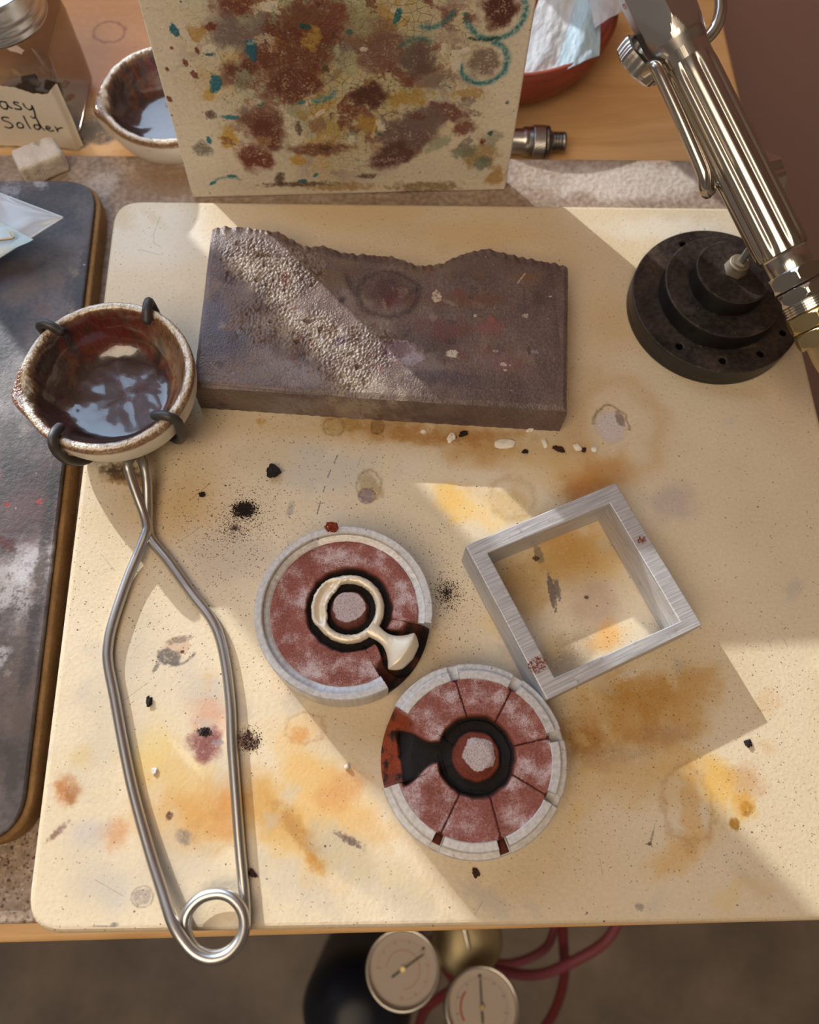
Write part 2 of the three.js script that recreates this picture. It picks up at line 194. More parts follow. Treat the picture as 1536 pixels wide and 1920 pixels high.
B.stainOrShading(0.0604,0.0823, 30, 18, .15, 'b5823a', .85, .8, .45, .25).stainOrShading(0.0795,0.0749, 18, 12, -.3, 'bd8a44', .6, .8, .5, .3).stainOrShading(0.0385,0.0924, 12, 10, 0, 'a06a2a', .75, .8, .4, .3).stainOrShading(0.0671,0.092, 16, 7, 0, 'a37d5c', .6, .8, .5, .4).stainOrShading(0.0447,0.099, 22, 7, 0, '8c6a48', .5, .8, .5, .4).stainOrShading(0.0535,0.1065, 34, 14, 0, 'caa268', .6, .9, .5, .3);
B.stainOrShading(0.0753,0.1033, 20, 12, .4, 'd0a35e', .6, .8, .5, .3).stainOrShading(0.0741,0.1177, 5, 18, .1, 'cf9a52', .5, .7, .6, .3).stainOrShading(0.0693,0.1315, 20, 8, -.5, 'd0a05c', .55, .8, .5, .3).ring(0.0734,0.1159, 9, 13, 'a58058', .4, .12, .3).stainOrShading(0.095,0.1083, 10, 8, 0, 'c09468', .6, .7, .5, .3);
B.stainOrShading(0.0869,0.1099, 12, 14, 0, 'e0ae4e', .6, .8, .5, .2).stainOrShading(0.0944,0.1172, 3.4, 3.4, 0, '8a5a22', .8, .6, .4, .5).stainOrShading(0.0941,0.1167, 6, 7, 0, 'd39a3c', .6, .8, .4, .2).stainOrShading(0.0893,0.1224, 2.4, 2.8, 0, '9a6a20', .8, .5, .3, .5);
B.stainOrShading(-.059,0.1079, 32, 18, .8, 'dcac60', .7, .8, .5, .2).stainOrShading(-.0679,0.1217, 34, 12, .8, 'd3a860', .65, .8, .5, .25).stainOrShading(-.0794,0.111, 22, 12, .8, 'c79650', .7, .8, .5, .3).stainOrShading(-.0496,0.1081, 13, 9, -.7, 'cf965c', .7, .7, .4, .25).stainOrShading(-.0642,0.1218, 20, 5, .85, 'a9763a', .65, .8, .5, .3);
B.stainOrShading(-.0402,0.1197, 14, 8, .3, 'd2a66c', .55, .8, .5, .3).stainOrShading(-.0494,0.1289, 20, 10, .7, 'b3a68f', .7, .7, .5, .3).stainOrShading(-.0348,0.1359, 30, 9, .5, 'c9b591', .6, .7, .5, .3).stainOrShading(-.0467,0.1247, 7, 1.6, .5, '5c4a44', .8, .6, .6, .6).stainOrShading(-.0585,0.132, 6, 3, .9, 'b87a2c', .7, .7, .4, .3);
B.stainOrShading(-.0633,0.0868, 7, 5, 0, 'dcbf94', .9, .4, .3, .2, .1).ring(-.0629,0.0868, 7, 5.5, 'b98a5a', .5, .12, .2).stainOrShading(-.0648,0.0892, 5, 4, .4, 'cf9456', .75, .7, .4, .3);
B.stainOrShading(-.1039,0.107, 30, 15, .6, 'd3ad6c', .7, .8, .5, .3).stainOrShading(-.1164,0.0923, 12, 15, .1, 'd9bd7a', .65, .8, .5, .25).stainOrShading(-.1067,0.1174, 24, 15, .3, 'c99a5c', .65, .8, .5, .35).stainOrShading(-.0941,0.1142, 16, 12, .8, 'cb9450', .7, .8, .5, .3).stainOrShading(-.1274,0.1204, 8, 7, 0, 'c08050', .6, .8, .5, .4).stainOrShading(-.0886,0.1126, 8, 16, .2, 'c18146', .6, .8, .5, .35);
B.stainOrShading(-.0968,0.0739, 20, 9, .5, 'c0b3a4', .75, .7, .5, .25).stainOrShading(-.0982,0.0815, 12, 9, .5, 'c98e74', .6, .8, .5, .3).stainOrShading(-.0984,0.0917, 7.5, 8.5, .2, '7e4a48', .9, .6, .45, .45, -.1).stainOrShading(-.0989,0.0875, 3, 2, 0, '23191c', .95, .4, .6, .5).stainOrShading(-.0941,0.0913, 2.6, 1.6, 0, '8c7a80', .9, .4, .5, .5).stainOrShading(-.0833,0.0911, 4.5, 4.5, 0, '5b2f2a', .85, .6, .6, .9).stainOrShading(-.1047,0.0962, 12, 1.8, .8, 'e8d3a8', .6, .6, .4, .3);
B.stainOrShading(-.1036,0.1226, 4, 3.6, 0, '6f6560', .75, .7, .5, .5).ring(-.0936,0.1211, 7, 6, 'b48a52', .3, .2, .4).stainOrShading(-.1093,0.1156, 1.6, 1.8, 0, '4a2418', .9, .5, .5, .4);
B.stainOrShading(-.1456,0.1058, 6, 7.5, -.5, 'b0703e', .85, .7, .5, .45).stainOrShading(-.1435,0.108, 3.5, 5, 0, '93582e', .7, .7, .5, .4).stainOrShading(-.1414,0.0955, 7, 6, 0, 'd3b06a', .6, .8, .4, .2).stainOrShading(-.1469,0.12, 6, 1.6, -.8, '7a5a4c', .8, .7, .5, .4).stainOrShading(-.1365,0.1202, 12, 9, 0, 'b8b0ae', .6, .9, .5, .2).stainOrShading(-.1263,0.1387, 15, 10, .3, 'b7b2b2', .55, .9, .5, .2);
B.stainOrShading(-.116,0.1408, 3.5, 3.1, -.3, '9a8c84', .8, .3, .25, .5).ring(-.116,0.1408, 3.6, 3.2, '76675f', .6, .1, .15);
B.stainOrShading(-.1167,0.0677, 22, 26, 0, 'cdc0ab', .5, .8, .5, .2).stainOrShading(-.094,0.0227, 26, 18, .3, 'c6b6a4', .65, .8, .5, .25).stainOrShading(-.1165,0.0002, 28, 18, 0, 'd3b07a', .5, .9, .5, .25).stainOrShading(-.1403,-.0151, 11, 5, .1, '3d2c20', .85, .6, .5, .5).stainOrShading(-.1367,-.0115, 14, 3.5, .1, '8a6440', .6, .7, .5, .5);
for (let i = 0, q = rng(29); i < 110; i++) { const z = lerp(-.15, .15, q()), x = lerp(-.155, .155, q()), low = sst(-.05, .06, z); B.stainOrShading(x, z, 3 + 14 * q() * q(), 2 + 7 * q(), .6 + .5 * (q() - .5), [['d8cbb6', 'cbbfae', 'e2d3b6', 'cdb893'], ['c4b8a8', 'd9bd86', 'b9afa6', 'd0b184']][q() < low ? 1 : 0][Math.floor(q() * 4)], .5, .8, .6, .35); }
for (const q of [[-.1327,0.0636,16,30],[-.1334,0.092,14,22],[-.1056,0.131,26,16],[-.1322,0.1337,16,14],[-.0637,0.1385,26,9],[-.0894,0.1001,12,14],[-.0276,0.1443,24,8]]) B.stainOrShading(...q, .5, 'c3b6a2', .6, .8, .6, .35);  // grey scorch patches that also tone down the sunlit front left in colour
// pits and craters
B.stainOrShading(0.0626,-.0344, 8.5, 9, 0, 'c9b9a8', .9, .35, .3, .2, -.1).stainOrShading(0.0621,-.0344, 6.8, 8, .2, 'cfc5c4', .95, .25, .35, .7, -.25).ring(0.0629,-.0354, 7.4, 8.6, '7a6450', .7, .07, .2, 3.2, 6.6).stainOrShading(0.0671,-.0381, 2.2, 4.5, -.3, '8a7c74', .9, .4, .3, .3, -.1).specks(110, 31, .08, .35, ['3d3230', 'f2eeee', '7d6a62'], .85, r => { const a = r() * 6.28, q = Math.sqrt(r()) * .0065, c = [0.0621,-.0344]; return [c[0] + Math.cos(a) * q, c[1] + Math.sin(a) * q]; });
B.stainOrShading(-.0395,-.0079, 5, 7.5, -.2, 'a8946f', .8, .4, .25, .4).ring(-.0395,-.0084, 5, 6.5, '7d6848', .5, .12, .2).stainOrShading(-.0404,-.0037, 3.1, 3, 0, '8d7a7c', .95, .25, .2, .4, -.15).ring(-.0404,-.0037, 3.2, 3.1, '6a4f4a', .7, .14, .12).stainOrShading(-.0358,-.0048, 3, 3.4, 0, 'b49a72', .7, .4, .4, .4);
B.stainOrShading(-.1114,0.0564, 6, 4.5, -.2, 'cbaf93', .95, .3, .25, .5).stainOrShading(-.1139,0.0603, 5.6, 3.4, .3, '6b625c', .9, .35, .35, .5, -.1).ring(-.1115,0.0574, 7, 5.6, '5a524c', .75, .09, .12, .1, 2.6).stainOrShading(-.1108,0.0539, 6, 1.6, -.2, '8a7a6a', .8, .4, .6, .6).stainOrShading(-.1093,0.0584, 1, .8, 0, '4a241c', .9, .4, .4, .3).stainOrShading(-.1184,0.0638, 1, 3.4, .5, '6a605a', .7, .5, .5, .5);
B.stainOrShading(-.0466,-.0363, 5, 4, 0, 'a8874f', .7, .5, .5, .6).stainOrShading(-.0539,-.035, 5, 4, 0, 'b59a66', .7, .5, .5, .6).ring(-.0543,-.0351, 4.5, 4, '7d6440', .5, .15, .25).stainOrShading(-.0359,-.0349, 2.6, 3.4, 0, '8c6c44', .7, .4, .4, .4).ring(-.0359,-.0349, 2.6, 3.3, '5f4528', .6, .16, .2).stainOrShading(-.0844,-.0377, 3, 2.2, 0, 'b98f4c', .7, .6, .5, .5);
B.stainOrShading(0.0315,0.0372, 1.6, 8.5, -.12, '6c615e', .85, .3, .5, .25).stainOrShading(0.0337,0.0362, 1.4, 5, -.1, '6f6461', .8, .3, .5, .25).stainOrShading(0.0275,0.022, 2, 4.2, -.2, '84745f', .8, .3, .4, .4).stainOrShading(0.0263,0.0235, 1.6, 1.3, 0, '3a231a', .9, .4, .5, .4).stainOrShading(0.0448,0.0395, 1.2, 1, 0, '5a4c46', .9, .5, .3, .3);
B.stainOrShading(0.0601,0.0686, 9, 2.4, -.4, 'e0d4c2', .8, .6, .7, .9).stainOrShading(0.074,0.0708, 3, 5, 0, 'd9c8a8', .7, .6, .7, .9).stainOrShading(0.056,0.0695, 9, 1.6, -.4, 'cfc2b4', .7, .6, .7, .9).stainOrShading(0.1323,0.0657, 8, 6, 0, 'e9dcbd', .6, .8, .5, .6);
// scratches and pencil marks
for (const q of [[-.0524,-.022, -.0537,-.0184], [-.0552,-.0153, -.0562,-.012], [-.0574,-.008, -.058,-.0057], [-.059,-.0015, -.0602,0.0037]]) B.line(...q, .35, '55504e', .85, -.15);
for (const q of [[-.0421,-.0222, -.0443,-.0167], [-.1359,-.1445, -.1379,-.1338], [-.1379,-.1338, -.1374,-.1293], [-.1374,-.1293, -.1339,-.1269], [-.1433,-.1254, -.1339,-.1224], [-.1054,0.0083, -.1152,0.0159], [-.1208,0.0696, -.1294,0.0762], [-.1159,-.0076, -.1165,-.0048], [0.0405,0.1376, 0.0401,0.1326], [-.0029,0.1196, 0.0013,0.1127], [-.0043,0.1489, -.0014,0.1449], [0.1132,0.0573, 0.1142,0.0599], [0.1195,0.0569, 0.1204,0.06], [-.1436,0.02, -.1378,0.0265], [-.1323,0.1353, -.1225,0.1404], [0.0155,0.0854, 0.0191,0.0778]]) B.line(...q, .22, '8a817a', .6, -.15);
B.line(0.0599,0.1244, 0.0585,0.1278, .6, '5c5450', .6).line(0.0608,0.1218, 0.06,0.1244, .3, '8c8078', .6).stainOrShading(0.058,0.1282, 1.2, .7, 0, '4c4642', .8, .5, .4, .4).stainOrShading(0.0522,0.1478, 1.8, 1.6, 0, '8a8078', .7, .5, .6, .9).line(-.1035,-.0101, -.1104,-.0032, .2, 'a05a34', .7).stainOrShading(-.0709,0.0018, 2, 5, .2, '8c8680', .5, .8, .5, .3).line(-.1242,0.1495, -.1312,0.1492, .4, '6c625a', .6).stainOrShading(-.1243,0.1489, 2, .8, 0, '6c625a', .7, .5, .6, .9);
B.specks(12000, 21, .09, .34, ['2a201a', '3f3229', '5a4636', '8a6b4c'], .8).specks(420, 22, .18, .5, ['1d1614', '33251d', '4a2c20', '6b3a24'], .85).specks(120, 25, .15, .5, ['7a2f1c', '8d4022'], .8);
B.specks(5200, 23, .09, .34, ['1d1512', '2b1c17', '452a20'], .9, r => { const a = r() * 6.28, q = Math.pow(r(), 1.4) * .075, c = [-.0927,0.0095]; return [c[0] + Math.cos(a) * q, c[1] + Math.sin(a) * q * .9]; });
B.specks(1500, 24, .09, .32, ['1d1512', '2b1c17'], .9, r => { const a = r() * 6.28, q = Math.pow(r(), 1.6) * .03, c = [-.0095,0.0367]; return [c[0] + Math.cos(a) * q * .6, c[1] + Math.sin(a) * q]; });
B.specks(420, 26, .08, .3, ['f4efe6', 'fff9ee', 'e9ddcf'], .8);
B.specks(2600, 27, .09, .32, ['2a201a', '3f3229', '604a3a'], .8, r => [lerp(.03, .14, r()), lerp(.05, .14, r())]);
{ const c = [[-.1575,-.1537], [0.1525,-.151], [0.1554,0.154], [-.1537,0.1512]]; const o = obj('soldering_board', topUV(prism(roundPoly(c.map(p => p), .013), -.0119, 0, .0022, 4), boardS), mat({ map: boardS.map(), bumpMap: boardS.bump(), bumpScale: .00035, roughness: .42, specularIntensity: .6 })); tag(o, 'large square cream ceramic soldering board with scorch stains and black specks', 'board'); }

// ---------------------------------------------------------------- the dark slab at the left
const slabS = new Skin(1024, -.36, -.19, .36).base((x, z, o) => { const n = fbm(x * 22, z * 22, 5), m = fbm(x * 70 + 5, z * 70, 4), f = fbm(x * 500, z * 500, 3), c = cell(x * 1800 + m, z * 1800)[0], q = clamp(.42 + .75 * n + .5 * m); o[0] = lerp(44, 112, q) + 22 * f; o[1] = lerp(36, 98, q) + 20 * f; o[2] = lerp(35, 95, q) + 19 * f; o[3] = .45 + .3 * f + .4 * (.45 - c); });
for (let i = 0, q = rng(43); i < 46; i++) slabS.stainOrShading(lerp(-.26, -.165, q()), lerp(-.16, .12, q()), 2 + 9 * q() * q(), 2 + 12 * q() * q(), q() * 3, ['9c9690', '5a4234', '2e2628', 'aaa6a6', '6a4a44', '4a3c40', '8a7a68'][Math.floor(q() * 7)], .6, .6, .8, .9);
slabS.stainOrShading(-.1744,0.0325, 14, 22, .2, 'b9b2b0', .75, .7, .7, .9).stainOrShading(-.1696,0.024, 10, 14, 0, 'c6c2c6', .7, .7, .7, .9).stainOrShading(-.1886,-.0458, 26, 20, 0, 'a8a4a2', .55, .8, .7, .8).stainOrShading(-.1799,-.061, 22, 22, 0, '9a948e', .5, .8, .7, .8).stainOrShading(-.1957,-.1217, 40, 18, 0, '4a4648', .6, .8, .5, .3).stainOrShading(-.1884,-.1044, 26, 9, -.5, '6a5238', .5, .8, .5, .4).stainOrShading(-.1933,-.1629, 7, 4, .4, 'b4b2b6', .7, .6, .7, .9).stainOrShading(-.2061,-.1581, 9, 6, 0, 'a6a4ac', .6, .6, .7, .9).stainOrShading(-.1732,-.0003, 16, 22, 0, '5a3838', .5, .8, .6, .5).stainOrShading(-.1692,0.0727, 14, 30, 0, '5e4c42', .6, .8, .6, .5).stainOrShading(-.1811,0.0152, 7, 3, .5, '4e1c18', .8, .6, .6, .4).stainOrShading(-.1703,-.0021, 1.6, 1.6, 0, '9a2c1c', .9, .5, .5, .5).stainOrShading(-.1826,-.0009, 1.6, 1.4, 0, '8a2c20', .9, .5, .5, .5).stainOrShading(-.1752,0.059, 5, 6, 0, 'b0aeb0', .7, .6, .7, .9);
for (let i = 0; i < 14; i++) { const k = i / 13; slabS.stainOrShading(lerp(-.1665, -.1650, k), lerp(-.135, .10, k), 3.2, 13, .02, i % 3 ? '2f2826' : '4a3c34', .8, .6, .6, .6); }
slabS.specks(900, 41, .08, .5, ['d8d2ca', '2a2424', 'b8aaa0', '1e1a1a'], .8).specks(160, 42, .15, .7, ['e8e4de', 'cfc8c0'], .9);
{ const t = thing('kiln_slab', 'long dark scorched firebrick slab with round corners along the left edge', 'slab', [0, 0, 0]);
  const c = [[-.345, -.1637], [-.1661,-.1653], [-.1585,0.1239], [-.345, .128]];
  const pts = [...roundPoly([c[0], [c[1][0] + .0015, c[1][1]], [c[2][0] + .0015, c[2][1]], c[3]], .017, 10)];
  const inner = roundPoly([[c[0][0] + .001, c[0][1] + .001], [c[1][0] - .0005, c[1][1] + .001], [c[2][0] - .0005, c[2][1] - .001], [c[3][0] + .001, c[3][1] - .001]], .0165, 10);
  const tanS = new Skin(256, 0, 0, .05).base((x, z, o) => { const n = fbm(x * 80, z * 80, 4), f = fbm(x * 600, z * 600, 3), q = clamp(.5 + .5 * n + .3 * f); o[0] = lerp(120, 170, q); o[1] = lerp(88, 130, q); o[2] = lerp(50, 80, q); o[3] = .5 + .4 * f; });
  obj('firebrick_body', boxUV(prism(pts, -.0119, -.0012, .0012, 3), 20), mat({ map: tanS.map(), bumpMap: tanS.bump(), bumpScale: .0006, roughness: .9 }), t).userData.label = 'tan firebrick edge of the slab';
  obj('scorched_top', topUV(prism(inner, -.0012, .001, .0008, 2), slabS), mat({ map: slabS.map(), bumpMap: slabS.bump(), bumpScale: .0002, roughness: .48 }), t).userData.label = 'dark scorched top face of the slab'; }

// ---------------------------------------------------------------- the stained panel that stands behind the board
const panelS = new Skin(1024, 0, 0, .155).base((x, z, o) => { const n = fbm(x * 30, z * 30, 5), m = fbm(x * 90 + 4, z * 90, 4), f = fbm(x * 600, z * 600, 3), c = cell(x * 330 + 1.2 * m, z * 330 + 1.2 * n), e = sst(.09, .0, c[1] - c[0]); const d = sst(.075, .02, Math.hypot((x - .075) * .95, (z - .075) * .85) + .02 * n);
  const a = [230, 219, 199], w1 = fbm(x * 40 + .8 * m + 3, z * 40 + .8 * n, 5), w2 = fbm(x * 44 - .8 * n + 31, z * 44 + .8 * m + 9, 5), c0 = [196, 184, 146]; const mx = (k, t) => { t = clamp(t); for (let i = 0; i < 3; i++) c0[i] += (k[i] - c0[i]) * t; };
  mx([166, 170, 140], sst(-.05, .25, n)); mx([192, 152, 82], sst(-.12, -.34, w1) * .85); mx([126, 104, 96], sst(.12, .24, w2) * .85); mx([124, 70, 52], sst(.15, .27, w1) * (.75 + .8 * f)); mx([84, 46, 38], sst(.30, .48, w1) * .85); mx([222, 210, 190], sst(-.26, -.4, w2) * .8);
  for (let k = 0; k < 3; k++) o[k] = lerp(a[k], c0[k], clamp(d * .95 + .12 * m * d)) * (1 - .34 * e * d) + 12 * f; o[3] = .5 + .25 * m * d + .2 * f - .25 * e * d; });
const N = panelS;
for (const q of [[0.0554,0.076,19,14,0,'6b3a2a'],[0.0332,0.0637,9,7,.3,'5f2f25'],[0.0557,0.059,15,9,.2,'643428'],[0.0387,0.0423,12,7,.2,'714538'],[0.0406,0.0354,9,9,0,'653329'],[0.0339,0.0228,10,8,-.3,'6a3026'],[0.0373,0.0918,10,5,0,'6f3c2c'],[0.0748,0.0875,9,7,0,'7a4434'],[0.0872,0.0809,10,8,0,'8a6a52'],[0.0638,0.0264,15,4,0,'7a4f3e'],[0.0936,0.0719,12,10,.4,'7e5a50'],[0.0602,0.0877,9,6,0,'77503a']]) N.stainOrShading(q[0], q[1], q[2] * 1.2, q[3] * 1.15, q[4], q[5], .9, .55, .5, .6, .15);
for (const q of [[0.0348,0.0822,11,8,.2,'7d6c66'],[0.0872,0.0533,9,7,0,'54302c'],[0.1078,0.0689,9,8,0,'6a5550'],[0.1048,0.0338,15,11,.4,'6d5655'],[0.0978,0.0219,12,8,.3,'5e403e'],[0.1214,0.0443,12,5,-.3,'734a44'],[0.1125,0.0405,10,7,.2,'7c6866'],[0.1354,0.0672,8,7,0,'857468'],[0.1394,0.0891,9,8,0,'4f241f'],[0.1298,0.036,6,4,.3,'7e5046'],[0.1163,0.0597,9,4,.2,'8a7a6c'],[0.0105,0.0278,4.6,4.4,0,'7f786a'],[0.0178,0.0454,2.8,2.8,0,'6a5650']]) N.stainOrShading(q[0], q[1], q[2] * 1.1, q[3] * 1.1, q[4], q[5], .92, .45, .45, .55, .2);
for (const q of [[0.0233,0.0337,5,7,0,'c39334'],[0.0188,0.0548,4,4,0,'c8a04a'],[0.0646,0.0787,5,6,0,'c2a04e'],[0.1041,0.0515,12,5,.1,'b48f44'],[0.0862,0.0392,7,6,0,'bd9a50'],[0.0694,0.0375,9,5,0,'b7a05c'],[0.0905,0.0894,7,4,0,'b99a66'],[0.1306,0.0532,9,4,0,'b2935a'],[0.0534,0.0208,5,3,0,'c29038'],[0.0186,0.0816,7,4,.2,'b9904e'],[0.1386,0.0214,12,8,.3,'a58a58'],[0.0724,0.0048,20,3,0,'a98a5c'],[0.1478,0.0089,6,8,0,'b58c50'],[0.1141,0.0035,22,4,0,'8a7656']]) N.stainOrShading(...q, .8, .5, .7, .5);
for (const q of [[0.0838,0.0863,8,9,0,'a9a984'],[0.078,0.0676,6,8,0,'b3b08c'],[0.0413,0.0859,6,4,0,'a6a58c'],[0.1181,0.0278,9,4,.5,'98a088'],[0.1427,0.03,6,6,0,'9a9c8a'],[0.0561,0.0471,7,4,0,'a9a68a'],[0.1196,0.0782,8,4,0,'b7a896'],[0.1309,0.0231,8,5,0,'76806e'],[0.1404,0.0168,6,5,0,'6a7466'],[0.0788,0.0331,3,4,0,'7d8a78']]) N.stainOrShading(...q, .75, .5, .7, .5);
for (const q of [[0.0399,0.0742,3,5,.1,'17607c'],[0.0225,0.0599,2.7,5.2,-.35,'1a6680'],[0.0112,0.0828,2,3,.2,'1c6074'],[0.0225,0.0732,2.6,1.2,0,'2a6878'],[0.0259,0.0439,4.6,1.3,-.05,'2a7888'],[0.0542,0.0089,2.4,1.2,0,'2f6a88'],[0.0606,0.0121,2,1,.7,'3d7a88'],[0.0115,0.0089,2.4,1,.5,'2c7482'],[0.0211,0.0127,2.8,.9,-.1,'2c7482'],[0.0623,0.0835,3,1.4,-.2,'244c50'],[0.0991,0.0872,1.6,4.2,-.3,'236a74'],[0.0403,0.05,2,1,.4,'49766e'],[0.0143,0.0325,1.3,2.2,.1,'1c6a86'],[0.0576,0.0504,2,1,.2,'3a7c84'],[0.1206,0.0571,2.6,.8,-.6,'2a6a66'],[0.1481,0.0484,1,1,0,'2a5c58'],[0.0797,0.0811,1.6,1.2,0,'46685e'],[0.1423,0.0329,1.6,1.4,0,'33574f'],[0.0914,0.0336,1.2,1,0,'356a66']]) N.stainOrShading(...q, .92, .3, .45, .4, .15);
N.ring(0.0644,0.0583, 8, 8, '3a8090', .85, .12, .12, 4.4, 6.1).ring(0.0682,0.0468, 7, 6, '4a8890', .7, .14, .15, 1.0, 2.6).ring(0.1078,0.0689, 10, 9, '3f6f6c', .8, .1, .1, .8, 2.6).ring(0.1356,0.0672, 10, 9.4, '1f7080', .9, .12, .08, 4.9, 7.6).ring(0.138,0.0883, 12, 11, '21707c', .9, .1, .08, 4.6, 7.2).ring(0.1116,0.0924, 10, 10, '2a7880', .8, .1, .1, 4.2, 6.1).ring(0.1343,0.0798, 7, 3, '24342c', .9, .2, .15, 3.6, 5.9).ring(0.0186,0.0059, 9, 6, '3a7c84', .6, .08, .1, .6, 2.4);
for (const q of [[0.0497,0.0916,5,3,-.3],[0.0652,0.0451,3.4,1.3,.6],[0.0614,0.042,1.4,2,0],[0.0853,0.0739,2,1.2,0],[0.0229,0.075,3,2.2,0],[0.0145,0.0821,2,5,.3],[0.1237,0.0679,2.6,6,.1],[0.1182,0.0733,1.4,4,-.1],[0.1271,0.0725,3.4,1.4,.4],[0.1482,0.0442,4,2.6,.2],[0.1397,0.0349,1.2,1.4,0],[0.0787,0.0311,2,3,0],[0.0291,0.0077,4,3,0],[0.0922,0.0383,2.5,4,.3]]) N.stainOrShading(...q, 'e3dacb', .9, .3, .6, .3, .2);
for (const q of [[0.0122,0.0693,1.4,2,.2],[0.0148,0.0641,1.6,2.4,.6],[0.0042,0.0667,1,1.2,0],[0.0018,0.0532,1.3,1.8,.4],[0.0181,0.0744,1,2,.2],[0.0082,0.0757,1,.8,0],[0.0254,0.0841,3,2,.3],[0.1391,0.0287,1.6,2,0]]) N.stainOrShading(...q, '6e3222', .85, .4, .5, .3);
for (const q of [[0.0434,0.0104,3,5,-.3],[0.0663,0.0269,4,2.2,0],[0.0551,0.0378,2,5,0],[0.0695,0.0654,2,3,.4],[0.0855,0.0107,6,2,0],[0.052,0.007,22,2,0],[0.109,-.0002,26,1.8,0]]) N.stainOrShading(...q, '4a3a2c', .75, .6, .6, .5);
for (let i = 0, r = rng(57); i < 46; i++) N.stainOrShading(.02 + .12 * r(), .02 + .11 * r(), 1.5 + 5 * r(), 1 + 4 * r(), r() * 3, ['7a4a38', '8c6a58', 'b59550', '9ca288', '6a3a2e', 'd8ccb4', 'a88a54', '857670'][Math.floor(r() * 8)], .7, .4, .9, .7, .1);
N.specks(2600, 51, .08, .4, ['3a2a20', '5d4030', '7d4a38', 'efe6d6'], .7).specks(240, 52, .2, .7, ['6b3024', '2e4a48', 'e8dfd0', '4a3028'], .7);
{ const t = thing('stained_panel', 'upright square ceramic panel blotched brown, ochre and teal behind the soldering board', 'panel', [-.1251,-.012,-.1658]);
  const b = [0.9993,0,-.0386,-.0035,0.9958,-.0917,0.0384,0.0917,0.995]; t.quaternion.setFromRotationMatrix(new THREE.Matrix4().makeBasis(V(b[0], b[1], b[2]), V(b[3], b[4], b[5]), V(b[6], b[7], b[8])));
  const W = .1537, H = .152, g = new RoundedBoxGeometry(W, H, .0075, 3, .0012).translate(W / 2, H / 2, -.00375); const p = g.attributes.position, uv = g.attributes.uv; for (let i = 0; i < p.count; i++) uv.setXY(i, p.getX(i) / .155, p.getY(i) / .155);
  obj('ceramic_face', g, mat({ map: N.map(), bumpMap: N.bump(), bumpScale: .0006, roughness: .5 }), t); }

// ---------------------------------------------------------------- the broken brick
const brickS = new Skin(1024, -.125, -.155, .165).base((x, z, o) => { const n = fbm(x * 32, z * 32, 5), m = fbm(x * 100 + 5, z * 100, 4), f = fbm(x * 800, z * 800, 3), q = clamp(.5 + .55 * n + .25 * m); o[0] = lerp(76, 130, q) + 26 * f; o[1] = lerp(61, 108, q) + 24 * f; o[2] = lerp(58, 100, q) + 23 * f; const c = cell(x * 1900 + f, z * 1900)[0]; o[3] = .42 + .12 * m + .3 * f + .5 * (.45 - c); });
const BH = .018;
for (const q of [[-.0777,-.0965,26,14,.75,'a39486'],[-.0914,-.102,16,14,.6,'a6988c'],[-.068,-.0726,24,14,.5,'a89a8c'],[-.0503,-.0598,24,13,.6,'aaa096'],[-.0395,-.0449,26,9,.2,'a59684'],[-.0968,-.1159,14,9,0,'8a7a72'],[-.069,-.1076,16,9,.3,'8c7c72'],[-.0372,-.07,14,11,.3,'8c8078'],[-.0876,-.0701,14,12,.3,'857a78'],[-.0717,-.0524,18,11,.2,'8c8280'],[-.0461,-.0858,11,9,.6,'88786c'],[-.0157,-.0522,16,9,.1,'857874']]) brickS.stainOrShading(...q, .8, .8, .8, .9, .1);  // pale crust; its lightest patches also carry the sun strip in their colour
for (const q of [[-.0304,-.0898,13,10,0,'4a2c28'],[-.0293,-.0858,7,6,0,'5e2a24'],[0.001,-.0858,26,6,.05,'6b4430'],[-.0086,-.07,14,8,.3,'6d4038'],[0.0104,-.0713,10,6,0,'83504a'],[0.0117,-.0752,2,2,0,'b0503c'],[0.0171,-.0546,15,7,.3,'84625e'],[-.0552,-.0966,10,10,0,'6e5640'],[-.0508,-.1048,12,3,.2,'7a6250'],[-.0074,-.1021,12,5,0,'7c6655'],[-.0072,-.0472,20,5,.1,'4c4044'],[-.096,-.065,16,14,0,'48404a'],[-.1032,-.0753,9,12,0,'50485a'],[-.0844,-.05,16,5,.1,'74665a'],[0.0327,-.0858,5,5,0,'4d3e3c'],[0.029,-.0967,9,4,.2,'7a563a'],[-.0506,-.0844,3,3,0,'2e2222'],[-.0473,-.0938,2,9,-.3,'3c2c28'],[-.0189,-.0994,7,4,.5,'6e5a44'],[0.0087,-.1022,18,6,.1,'6c5650']]) brickS.stainOrShading(...q, .7, .75, .55, .5);
for (let i = 0, q = rng(63); i < 90; i++) brickS.stainOrShading(lerp(-.11, .04, q()), lerp(-.135, -.05, q()), 1.5 + 7 * q() * q(), 1 + 6 * q() * q(), q() * 3, ['4a3834', '6e4a3c', '8a7468', '5c4650', '7a5a48', '94857c', '3e3232', '75463c'][Math.floor(q() * 8)], .6, .6, .8, .8, .05);
brickS.ring(-.0309,-.0885, 13, 11, '2f2424', .6, .1, .12).stainOrShading(-.0264,-.0598, 10, 7, .2, '9a8c96', .6, .5, .6, .7).stainOrShading(-.0286,-.061, 7.5, 5, 0, '7a6268', .8, .4, .35, .5).ring(-.0286,-.061, 7.4, 5, 'b3a2a8', .6, .08, .25).stainOrShading(-.021,-.0567, 7, 3.6, -.3, 'a8a0ae', .7, .5, .6, .6);
